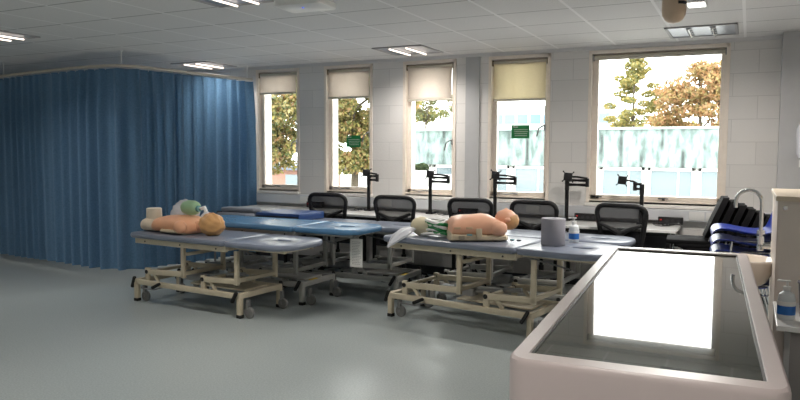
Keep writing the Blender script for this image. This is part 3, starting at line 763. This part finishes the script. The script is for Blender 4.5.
# power strips
for x, l in ((-1.55, 'black power strip left of the rightmost mesh chair'), (-.70, 'black power strip on the desk below the wide window'), (-2.9, 'black power strip behind the middle mesh chair'), (-5.0, 'black power strip behind the navy mat')):
    t = thing('power_strip', l, 'power strip', (x, 7.6, DT), group='black power strips at the back of the desks')
    MB().box((0, 0, .045), (.24, .05, .075), .006).obj('housing', M_BLACK, t)
    MB().box((-.09, -.026, .055), (.018, .004, .012), .001).obj('red_switch', mat('red_switch', (200, 40, 36), .4, emit=.4), t)
    s = MB()
    for k in range(3): s.cyl((-.03+.055*k, -.0252, .045), (-.03+.055*k, -.0262, .045), .018, n=14)
    s.obj('sockets', mat('dark_grey_sockets', (46, 46, 50), .5), t)
random.seed(2)
for x, y, l in ((-4.4, 7.5, 'black cable looped on the desk beside the second window'), (-3.18, 7.48, 'black cable coiled on the desk beside the middle monitor arm'),
             (-.8, 7.45, 'black cable lying on the right end desk')):
    pts = []
    for k in range(22):
        a_ = k*.55; pts.append((x+.1*math.cos(a_)+.008*k, y+.05*math.sin(a_), DT+.006+(.03*math.sin(k*.4)**2)))
    tag(MB().tube(pts, .004, 6).obj('cable', M_BLACK), l, 'cable', 'loose cables on the desks')

# ---------------------------------------------------------------- mesh office chairs
M_MESH = mat('black_chair_mesh', (26, 27, 32), .8, alpha=.8)
def make_chair(label):
    t = thing('mesh_chair', label, 'office chair', group='black mesh office chairs at the desks')
    s = MB().prism(rrect(.48, .46, .1, cy=.24), .43, .50, .025).obj('seat', mat('black_fabric', (24, 24, 28), .9, bump=.1), t)
    # back in the x-z plane, tapering down, gently curved
    def outline(k=1.0, n=48):
        pts = []
        for a_, b_ in rrect(.50*k if k == 1 else .44, .44 if k == 1 else .38, .1, 7):
            v = (b_+.22)/.44; w_ = .66+.34*v**.8; y = -.02-.05*math.sin(v*PI)*0-.03*(a_/.25)**2*-1
            pts.append(Vector((a_*w_, y-.06*v, .54+b_+.22)))
        return pts
    o = outline(); MB().tube(o, .024, 10, closed=True).obj('back_frame', M_BLACK, t)
    m = MB(); rows = 10; cols = 10; rings = []
    for r in range(rows+1):
        v = r/rows; hw = (.235*(.66+.34*v**.8))*(1 if .08 < v < .92 else .82); ring = []
        for c_ in range(cols+1):
            u = -1+2*c_/cols; ring.append((u*hw, -.02+.03*(u*hw/.25)**2-.06*v, .545+.43*v))
        rings.append(ring)
    m.loft(rings, cap=False, closed=False).obj('back_mesh', M_MESH, t)
    # Y shaped support behind the lower back
    sp = MB()
    sp.tube([(0, .03, .46), (0, -.045, .53), (0, -.06, .64), (0, -.06, .72)], [.03, .036, .036, .034], 10)
    for sx in (-1, 1): sp.tube([(0, -.06, .71), (sx*.09, -.065, .755), (sx*.2, -.055, .80)], [.028, .021, .016], 8)
    sp.obj('back_support', M_BLACK, t)
    MB().cyl((0, .24, .12), (0, .24, .30), .028, n=14).cyl((0, .24, .3), (0, .24, .42), .018, n=12).box((0, .24, .42), (.2, .2, .03), .006).obj('gas_column', M_BLACKM, t)
    b = MB(); b.cyl((0, .24, .08), (0, .24, .13), .04, n=14)
    for k in range(5):
        a_ = R(90+72*k); b.tube([(0, .24, .11), (.16*math.cos(a_), .24+.16*math.sin(a_), .095), (.27*math.cos(a_), .24+.27*math.sin(a_), .075)], [.025, .02, .014], 8)
    b.obj('star_base', M_BLACK, t)
    for k in range(5):
        a_ = R(90+72*k); x, y = .27*math.cos(a_), .24+.27*math.sin(a_)
        MB().cyl((x-.02, y, .028), (x+.02, y, .028), .028, n=14).cyl((x, y, .03), (x, y, .07), .008, n=8).obj('castor', M_BLACK, t)
    return t
chairs = [(-4.40, 6.98, 6, 'mesh chair behind the blue couch, leftmost in the row of five'), (-3.52, 6.98, 4, 'second mesh chair from the left, before the middle window'),
          (-2.63, 7.0, 3, 'mesh chair behind the pink manikin torso, between two monitor arms'), (-1.94, 7.0, -2, 'mesh chair just left of the tissue roll'),
          (-1.08, 6.99, -8, 'mesh chair before the wide window, rightmost of the five')]
proto = None
for k, (x, y, rz, l) in enumerate(chairs):
    if proto is None: proto = make_chair(l); c = proto
    else: c = copy_tree(proto)
    c['label'] = l; c.location = (x, y, 0); c.rotation_euler = (0, 0, R(rz))

# ---------------------------------------------------------------- navy mat, grey folded pads on a trolley
t = thing('foam_mat', 'navy blue foam mat lying on the hidden couch behind the blue couch', 'mat', (-4.58, 6.46, .727))
MB().box((0, 0, .042), (.58, .50, .082), .012).obj('cover', M_NAVY, t)
MB().box((0, -.2505, .028), (.56, .003, .05), .001).obj('dark_side_band', mat('dark_mat_side', (24, 26, 34), .6), t)  # darker strip along the near side of the cover
t = thing('side_trolley', 'narrow grey trolley at the curtain end holding folded pads', 'trolley', (-5.33, 6.62, 0), R(0))
MB().box((0, 0, .70), (.5, .7, .03), .006).obj('shelf', M_BEDSHADE_GREY, t)
for sx in (-.22, .22):
    for sy in (-.3, .3): MB().cyl((sx, sy, 0.03), (sx, sy, .69), .013, n=10).ball((sx, sy, .03), .03, 12, 8).obj('leg', M_ALU, t)
t = thing('folded_pads', 'grey folded pads with dark ends heaped beyond the blue couch', 'pads', (-5.33, 6.62, .716))
for k, (y, z, a_) in enumerate(((-.22, .028, -4), (-.05, .03, 2), (.13, .028, 5), (-.12, .082, 3))):
    MB().box((0.02, y, z), (.46, .17, .05), .02, rot=Matrix.Rotation(R(a_), 3, 'Z').to_euler(), seg=3).obj('pad', mat('mid_grey_fabric', (128, 132, 142), .8, bump=.15), t)
for k in range(3): MB().cyl((-.2, -.2+.18*k, .03), (-.255, -.2+.18*k, .03), .03, n=12).obj('end_cap', M_BLACK, t)

# ---------------------------------------------------------------- manikins
def super_ring(x, hw, z0, z1, p=2.6, n=28, yc=0, dome=0):
    pts = []
    for j in range(n):
        a_ = 2*PI*j/n; c_, s_ = math.cos(a_), math.sin(a_)
        y = hw*math.copysign(abs(c_)**(2/p), c_); z = (z0+z1)/2+(z1-z0)/2*math.copysign(abs(s_)**(2/p), s_)
        pts.append((x, yc+y, z))
    return pts
def head(mb, c, r=.095, up=True):
    """head lying on its back, face up, crown towards +x"""
    def fn(v):
        x, y, z = v
        s = Vector((x*1.22, y*.86, z*1.02))
        if z > 0:
            s.z += .17*math.exp(-((x-.02)/.14)**2-(y/.13)**2)*1.0        # nose
            s.z += .10*math.exp(-((x+.1)/.13)**2-(y/.13)**2)*.45         # nose tip towards the chin
            s.z -= .07*math.exp(-((x-.22)/.12)**2-((abs(y)-.3)/.14)**2)   # eye sockets
            s.z += .04*math.exp(-((x-.42)/.15)**2-(y/.5)**2)               # brow
            s.z += .05*math.exp(-((x+.42)/.06)**2-(y/.18)**2)              # lips
            s.z -= .04*math.exp(-((x+.42)/.015)**2-(y/.16)**2)
            s.z += .08*math.exp(-((x+.72)/.16)**2-(y/.25)**2)              # chin
        if x < 0: s.y *= 1+.25*x
        return s
    mb.ball(c, r, 36, 28, fn)
    for sy in (-1, 1): mb.ball((c[0], c[1]+sy*r*.86, c[2]-.005), (.03, .012, .02), 12, 8)
    return mb
def torso(name, t, m, L, hw, h, z0=.0):
    secs = [(-L*.5, .80, .50, .0), (-L*.49, .92, .72, 0), (-L*.44, .97, .87, 0), (-L*.3, .96, .96, 0), (-L*.1, .92, .98, 0), (L*.08, .95, 1.02, 0), (L*.2, 1.0, .97, 0), (L*.32, 1.03, .80, 0), (L*.41, .92, .66, 0), (L*.46, .62, .62, .1), (L*.5, .34, .58, .16)]
    mb = MB(); mb.loft([super_ring(x, hw*a_, z0+d*h, z0+h*b_, 2.8) for x, a_, b_, d in secs])
    for sy in (-1, 1): mb.ball((L*.3, sy*hw*.86, z0+h*.42), (.075, .05, .065), 18, 12)     # shoulders
    return mb.obj(name, m, t)
# left manikin: torso, tan covered head
z0 = .692
t = thing('training_manikin', 'orange manikin torso with its head wrapped in a tan bag on the left couch', 'manikin', (-4.915, 5.14, z0), R(-5), 'resuscitation manikins')
torso('torso', t, M_SKIN, .50, .185, .165, .004)
MB().loft([super_ring(x, a_, 0, b_) for x, a_, b_ in ((-.12, .17, .03), (-.1, .19, .055), (.16, .19, .055), (.19, .17, .03))]).obj('base_plate', M_SHELL, t)
MB().tube([(.22, 0, .07), (.33, 0, .09)], [.06, .055], 14).obj('neck', M_SKIN, t)
hd = head(MB(), (.375, 0, .105), .092).obj('head', M_SKIN, t)
rgn = random.Random(4)
def crumple(v):
    a_ = math.atan2(v.y, v.z); k = 1+.035*math.sin(a_*9+v.x*5)+.03*math.sin(a_*4-v.x*9)
    return Vector((v.x*k, v.y*k, v.z*k))
MB().ball((.40, 0, .10), (.135, .105, .108), 40, 26, crumple).obj('head_cover', mat('tan_plastic_bag', (206, 158, 104), .35, var=.12, vscale=14), t)
# bag legs stump
t = thing('cream_bag', 'crumpled cream bag with a flat top at the foot of the left manikin', 'bag', (-5.27, 5.13, z0), R(0))
MB().loft([super_ring(x, a_, 0.0, b_, 2.4) for x, a_, b_ in ((-.10, .05, .08), (-.09, .10, .12), (-.04, .12, .14), (.03, .12, .13), (.09, .09, .10), (.12, .05, .06))]).obj('bag', mat('crumpled_cream_cloth', (220, 206, 186), .75, var=.1, bump=.6, bscale=14), t)
MB().lathe([(.072, .06), (.078, .07), (.074, .22), (.066, .226), (.001, .224)], (-.005, 0, 0), 22).obj('flat_top', mat('pale_cream_plastic', (226, 216, 198), .5), t)
# clear reservoir bag and green squeeze bag
t = thing('reservoir_bag', 'clear crinkled plastic bag bulging behind the left manikin chest', 'plastic bag', (-5.10, 5.38, z0), R(0))
MB().ball((0, 0, .145), (.17, .10, .15), 26, 16, lambda v: v*(1+.05*math.sin(6*v.x+9*v.z)+.04*math.sin(11*v.y+7*v.x))).obj('film', M_CLEAR, t)
t = thing('bag_valve_mask', 'green squeeze bag with a clear face mask resting on the left manikin', 'resuscitator', (-4.80, 5.16, z0+.168), R(-8))
MB().lathe([(.012, -.13), (.034, -.125), (.06, -.09), (.071, -.04), (.072, .03), (.06, .07), (.034, .09), (.02, .095)], (-.02, 0, .075), 24, 'x').obj('squeeze_bag', M_GREENBAG, t)
MB().lathe([(.028, .085), (.030, .09), (.03, .12), (.016, .125), (.016, .15)], (-.02, 0, .07), 18, 'x').obj('valve', mat('teal_clear_plastic', (130, 186, 186), .2, alpha=.8), t)
MB().tube([(.11, 0, .07), (.17, 0, .085), (.185, 0, .06), (.19, 0, .03)], [.016, .018, .018, .016], 12).obj('elbow', M_WHITE, t)
MB().lathe([(.018, .035), (.03, .02), (.055, -.005), (.062, -.012), (.055, -.016)], (.195, 0, .015), 22).obj('face_mask', M_CLEAR, t)
# right manikin
z0 = .742
t = thing('training_manikin', 'pink manikin torso with bare face-up head in a cream shell on the right couch', 'manikin', (-2.07, 5.66, z0), R(30), 'resuscitation manikins')
torso('torso', t, M_SKIN2, .49, .19, .185, .03)
sh = MB(); sh.loft([super_ring(x, a_, 0, b_, 4) for x, a_, b_ in ((-.255, .15, .05), (-.248, .185, .075), (-.1, .192, .06), (.14, .195, .06), (.21, .18, .055), (.24, .12, .04))]).obj('shell', M_SHELL, t)
MB().box((-.165, -.190, .036), (.05, .012, .034), .003).obj('battery_door', mat('grey_door', (150, 140, 122), .5), t)
MB().box((-.10, -.194, .058), (.045, .01, .012), .002).obj('blue_label', mat('teal_label', (90, 170, 190), .5), t)
MB().box((-.02, -.193, .065), (.05, .018, .09), .006).obj('side_clip', M_SHELL, t)
for x in (-.2, -.1): MB().box((x, -.186, .115), (.055, .008, .02), .004).obj('flank_patch', mat('pale_patch', (206, 170, 140), .5), t)
MB().tube([(.17, 0, .10), (.23, 0, .15)], [.06, .046], 16).obj('neck', M_SKIN2, t)
head(MB(), (.245, 0, .175), .078).obj('head', M_SKIN2, t)
MB().ball((.275, 0, .158), (.085, .074, .08), 28, 18, lambda v: Vector((v.x, v.y, min(v.z, .5+.3*v.x-.9*max(0, -v.x))))).obj('hair', mat('tan_hair_shell', (196, 152, 104), .6, var=.15, vscale=30), t)
# clear mask heap behind the head
t = thing('clear_mask', 'crinkled clear plastic mask lying behind the pink manikin head', 'mask', (-2.15, 5.98, z0))
MB().ball((0, 0, .07), (.10, .06, .07), 22, 14, lambda v: v*(1+.12*math.sin(9*v.x+11*v.z)+.1*math.sin(13*v.y))).obj('film', M_CLEAR, t)
MB().lathe([(.02, 0), (.035, .01), (.035, .05), (.02, .07)], (.14, 0, .012), 16).obj('port', M_CLEAR, t)
# resuscitator on the right couch: cream bellows, clear bag, green hose
t = thing('cream_squeeze_bag', 'ribbed cream squeeze bag at the left end of the right couch', 'resuscitator', (-2.60, 5.68, z0), R(-25))
pr = []
for k in range(9):
    r0 = .09-.03*abs(k-3.5)/4.5; pr += [(r0*.72, -.09+.022*k), (r0, -.082+.022*k)]
MB().lathe([(.02, -.10)]+pr+[(.02, .115)], (0, 0, .08), 26, 'x').obj('bellows', mat('cream_silicone', (232, 224, 196), .45), t)
MB().lathe([(.012, -.14), (.026, -.135), (.028, -.11), (.02, -.1)], (0, 0, .08), 18, 'x').obj('green_valve', mat('olive_valve', (110, 132, 70), .4), t)
t = thing('clear_reservoir_bag', 'clear plastic bag drooping over the near left corner of the right couch', 'plastic bag', (-2.66, 5.62, z0), R(62))
rings = []
for k in range(13):
    u = k/12; x = .02-.30*u; wv = .012+.075*math.sin(PI*min(1, u*1.08))**.7; zz = .065-.02*u-.13*u*u
    rings.append([(x, wv*math.cos(2*PI*j/18), zz+.028*math.sin(PI*u)*math.sin(2*PI*j/18)+.008*math.sin(4*j+5*u)) for j in range(18)])
MB().loft(rings).obj('film', M_CLEAR, t)
t = thing('green_harness', 'green and white straps heaped beside the cream squeeze bag', 'straps', (-2.42, 5.66, z0), R(-6))
rs = random.Random(8)
for k in range(10):
    pts = []; ph = rs.uniform(0, 6); r0 = rs.uniform(.04, .09); cx = rs.uniform(-.07, .06)
    for j in range(14): pts.append((cx+r0*1.6*math.cos(ph+j*.5), .07*math.sin(ph+j*.47), .02+.015*k*.8+.012*math.sin(j*.9+ph)))
    MB().tube(pts, rs.uniform(.012, .017), 8).obj('strap', M_GREEN if k % 3 else M_WHITE, t)
# tissue roll, bottle, clips
t = thing('paper_roll', 'grey couch paper roll standing upright on the right couch', 'paper roll', (-1.40, 5.60, z0))
MB().lathe([(.028, 0), (.094, 0), (.096, .004), (.096, .212), (.094, .216), (.028, .216), (.022, .2), (.022, .01)], n=40).obj('paper', mat('pale_grey_tissue', (152, 152, 160), .9, bump=.2, bscale=120), t)
def bottle(name, label, loc, h, liquid, lab=(40, 110, 190), group='pump bottles'):
    t = thing(name, label, 'pump bottle', loc, R(0), group); r = h*.2
    MB().lathe([(.001, .001), (r*.92, .001), (r, .008), (r, h*.52), (r*.86, h*.63), (r*.4, h*.70), (r*.38, h*.74)], n=24).obj('bottle', mat('cloudy_plastic', (214, 220, 222), .25), t)
    MB().lathe([(r+.0008, h*.13), (r+.0012, h*.14), (r+.0012, h*.34), (r+.0008, h*.35)], n=24).obj('blue_label', mat('blue_label', lab, .5), t)
    MB().lathe([(r+.0018, h*.36), (r+.0018, h*.46)], n=24).obj('white_label', M_WHITE, t)
    MB().cyl((0, 0, h*.73), (0, 0, h*.82), r*.45, n=16).cyl((0, 0, h*.8), (0, 0, h*.94), r*.14, n=10).box((-r*.35, 0, h*.955), (r*1.5, r*.5, h*.04), .003).obj('pump', M_WHITE, t)
    return t
bottle('hand_gel_bottle', 'small clear pump bottle with a blue label beside the paper roll', (-1.29, 5.86, z0), .21, 0)
for x, y, c_ in ((-1.78, 5.72, (90, 160, 170)), (-1.72, 5.72, (20, 20, 22))):
    t = MB().box((0, 0, .004), (.035, .022, .009), .003).obj('small_clip', mat('clip_%d' % c_[0], c_, .5)); t.location = (x, y, z0)
    tag(t, ('tiny teal clip' if c_[0] > 50 else 'tiny black clip')+' on the right couch by the pink manikin head', 'clip')

# ---------------------------------------------------------------- touch screen table
a = R(2.7)
t = thing('touchscreen_table', 'large pale table in the foreground with a dark mirror-like glass screen', 'touchscreen table', (-.3135, 3.225, 0), a)
TW, TL, TH = .765, 2.42, .9
m = MB()
def tr_ring(w_, l_, r, z): return [Vector((x, y, z)) for x, y in rrect(w_, l_, r, 8)]
iw, il = TW-.115, TL-.15
m.loft([tr_ring(TW-.10, TL-.10, .06, TH-.34), tr_ring(TW-.01, TL-.01, .065, TH-.30), tr_ring(TW, TL, .065, TH-.24), tr_ring(TW, TL, .065, TH-.022), tr_ring(TW-.006, TL-.006, .06, TH-.008),
        tr_ring(TW-.022, TL-.022, .055, TH), tr_ring(iw+.004, il+.004, .004, TH), tr_ring(iw, il, .003, TH-.003), tr_ring(iw, il, .003, TH-.012)])
m.obj('casing', M_CASE, t)
MB().box((0, 0, TH-.014), (iw, il, .008)).obj('screen_glass', mat('dark_mirror_glass', (58, 62, 54), .012, spec=.95, coat=.35), t, smooth=False)
g = MB()
for sx in (-1, 1): g.box((sx*(iw/2-.004), 0, TH-.0085), (.008, il, .003))
for sy in (-1, 1): g.box((0, sy*(il/2-.004), TH-.0085), (iw, .008, .003))
g.obj('screen_border', mat('dark_border', (44, 40, 38), .4), t, smooth=False)
for ch in t.children:                      # the top slopes very slightly down towards the near end
    d = R(.95); ch.rotation_euler.x = d; ch.location = (0, TH*math.sin(d), TH*(1-math.cos(d)))
MB().box((0, .1, .33), (.42, 1.3, .5), .03).obj('pedestal', M_CASE, t)
MB().box((0, .1, .055), (.6, 1.7, .06), .02).obj('foot', mat('grey_table_foot', (110, 108, 108), .5), t)
for sx in (-.24, .24):
    for sy in (-.62, .82): MB().cyl((sx-.015, sy, .03), (sx+.015, sy, .03), .03, n=16).obj('castor', M_RUBBER, t)

# ---------------------------------------------------------------- cupboard, basin and tap on the right
t = thing('cupboard', 'cream cupboard unit at the right edge with a small screw knob', 'cupboard', (.565, 4.74, 0))
MB().box2((-.42, -.44, 0), (.42, .44, 1.235), .003).obj('body', mat('cream_laminate', (236, 226, 216), .4, var=.02), t, smooth=False)
MB().box2((-.43, -.45, 1.235), (.42, .45, 1.262), .004).obj('top', mat('pale_cream_top', (226, 212, 190), .4), t, smooth=False)
MB().box2((-.41, -.452, .10), (.41, -.44, 1.225), .002).obj('door', mat('cream_laminate', (236, 226, 216), .4), t, smooth=False)
k_ = MB().cyl((-.385, -.455, 1.2), (-.385, -.475, 1.2), .012, n=14).obj('knob', M_CHROME, t)
t = thing('side_counter', 'white counter below the cupboard at the right edge', 'counter', (.56, 3.98, 0))
MB().box2((-.42, -.3, .665), (.42, .305, .69), .003).obj('top', M_DESK, t, smooth=False)
MB().box2((-.36, -.26, 0), (.42, .29, .665)).obj('body', mat('grey_counter_body', (150, 146, 144), .5), t, smooth=False)
bottle('soap_bottle', 'cloudy pump bottle with a blue label on the counter at the right edge', (.185, 3.85, .69), .195, 0)
t = thing('waste_tub', 'grey plastic tub behind the pump bottle at the right edge', 'tub', (.31, 3.95, .69))
MB().lathe([(.001, .0), (.062, .0), (.072, .16), (.077, .165), (.077, .175), (.07, .175), (.06, .01), (.001, .006)], n=26).obj('tub', mat('grey_tub', (118, 116, 122), .5), t)
t = thing('hand_basin', 'cream hand basin projecting from the cupboard beyond the touch table', 'basin', (-.07, 4.93, -.035))
m = MB(); n = 36
def el(a_, b_, z, cx=0): return [Vector((cx+a_*math.copysign(abs(math.cos(2*PI*j/n))**.8, math.cos(2*PI*j/n)), b_*math.copysign(abs(math.sin(2*PI*j/n))**.8, math.sin(2*PI*j/n)), z)) for j in range(n)]
m.loft([el(.10, .08, .66), el(.19, .17, .72), el(.235, .215, .80), el(.24, .22, .855), el(.235, .215, .863), el(.215, .195, .863), el(.20, .18, .85), el(.15, .13, .76), el(.05, .05, .74)])
m.obj('bowl', mat('cream_ceramic', (226, 214, 200), .2, coat=.4), t)
MB().cyl((.0, 0, .45), (0, 0, .68), .03, n=14).tube([(0, 0, .47), (.05, 0, .42), (.24, 0, .42)], .025, 12).obj('waste_pipe', M_WHITE, t)
t = thing('gooseneck_tap', 'chrome gooseneck tap arching over the hand basin', 'tap', (.08, 5.02, .90))
ptz = .30
pts = [(0, 0, .0), (0, 0, .12), (0, 0, ptz-.02)]+arc((-.075, 0, ptz-.02), .075, 0, 180, 12)[1:]+[(-.15, 0, ptz-.06)]
pts = [(x-.0, y, z) for x, y, z in pts]
MB().tube(pts, .0115, 12).obj('spout', M_CHROME, t)
MB().cyl((0, 0, -.03), (0, 0, .06), .02, n=16).cyl((0, 0, .075), (0, 0, .1), .024, n=16).cyl((0, 0, 0), (.06, 0, 0), .018, n=14).cyl((0, .0, .0), (0, -.05, 0), .014, n=12).obj('valve_body', M_CHROME, t)
MB().tube([(0, -.04, .0), (-.01, -.07, .01)], .008, 8).obj('lever', M_CHROME, t)
# towel dispenser on the boxed column
t = thing('towel_dispenser', 'white rounded towel dispenser at the right edge on the grey column', 'dispenser', (.535, 7.5, 1.42))
MB().box2((-.16, -.16, .0), (.16, 0, .36), .07).obj('cover', mat('glossy_white', (236, 238, 246), .12, coat=.6), t)
MB().box2((-.13, -.11, -.06), (.12, -.1, .01)).obj('paper', M_PAPER, t, smooth=False)

# ---------------------------------------------------------------- nested blue chairs with black backs
M_BLUECH = mat('blue_polypropylene', (20, 44, 132), .32, bump=.05)
M_BLACKCH = mat('black_upholstery', (12, 12, 14), .9, bump=.1, spec=.2)
def chair_frame(t, dz):
    for sy in (-1, 1):
        MB().tube([(-.16, sy*.2, .0), (-.12, sy*.2, .40+dz), (.14, sy*.2, .41+dz), (.26, sy*.2, .0)], .010, 8).obj('leg_frame', M_CHROME, t)
def black_chair():
    t = thing('stacking_chair', '', 'stacking chair', group='black chairs nested by the right wall')
    back = MB(); rings = []
    for k in range(9):
        v = k/8; z = .605+.35*v; x = .15+.12*v+.02*v*v; hw = .19+.02*math.sin(PI*v)-(.03 if k in (0, 8) else 0)
        rings.append([(x-.02, -hw, z), (x-.03, -hw*.5, z), (x-.032, hw*.5, z), (x-.02, hw, z), (x+.03, hw, z), (x+.022, 0, z), (x+.03, -hw, z)])
    back.loft(rings).obj('backrest', M_BLACKCH, t)
    MB().prism(rrect(.36, .42, .06), .54, .58, .015).obj('seat', M_BLACKCH, t)
    chair_frame(t, .115)
    for sy in (-1, 1): MB().tube([(.14, sy*.17, .525), (.19, sy*.17, .615), (.25, sy*.17, .795)], .009, 8).obj('back_tube', M_CHROME, t)
    return t
def blue_chair():
    t = thing('shell_chair', '', 'stacking chair', group='blue shell chairs stacked by the right wall')
    prof = [(-.25, .42), (-.24, .452), (-.20, .468), (-.12, .462), (-.02, .44), (.08, .432), (.15, .445), (.19, .49), (.215, .56), (.235, .64), (.25, .70)]
    up = []; n = 12
    for k, (x, z) in enumerate(prof):
        v = k/(len(prof)-1); hw = .17+.05*math.sin(PI*min(1, v*1.1+.05)); row = []
        for j in range(n+1):
            u = -1+2*j/n; row.append(Vector((x-(.03*u*u if v > .6 else 0), u*hw, z+(.03*u*u if v <= .6 else .0))))
        up.append(row)
    mb = MB(); mb.loft(up, cap=False, closed=False); o = mb.obj('shell', M_BLUECH, t)
    so = o.modifiers.new('thickness', 'SOLIDIFY'); so.thickness = .008; so.offset = -1
    ss = o.modifiers.new('smooth', 'SUBSURF'); ss.levels = 1; ss.render_levels = 1
    chair_frame(t, 0)
    return t
ords = ['tallest and leftmost', 'second', 'third', 'fourth', 'fifth', 'last and lowest']
proto = black_chair()
for k in range(6):
    c = proto if k == 0 else copy_tree(proto)
    c['label'] = ('black padded chair, %s of the nested row behind the tap' % ords[k]) if k in (0, 5) else 'black padded chair, %s from the left in the nested row behind the tap' % ords[k]
    c.location = (-.47+.068*k, 6.75, .150-.03*k); c.rotation_euler = (0, 0, R(4))
proto = blue_chair()
for k in range(6):
    c = proto if k == 0 else copy_tree(proto)
    c['label'] = ['blue shell chair, topmost of the stack behind the tap', 'blue shell chair just under the top one of the stack'][k] if k < 2 else ['', '', 'blue shell chair third from the top of the stack, half hidden by the basin', 'blue shell chair fourth from the top of the stack, behind the basin', 'blue shell chair second from the bottom of the stack', 'blue shell chair at the bottom of the stack, standing on the floor'][k]
    c.location = (.0, 6.12, .415-.083*k); c.rotation_euler = (0, 0, R(6))
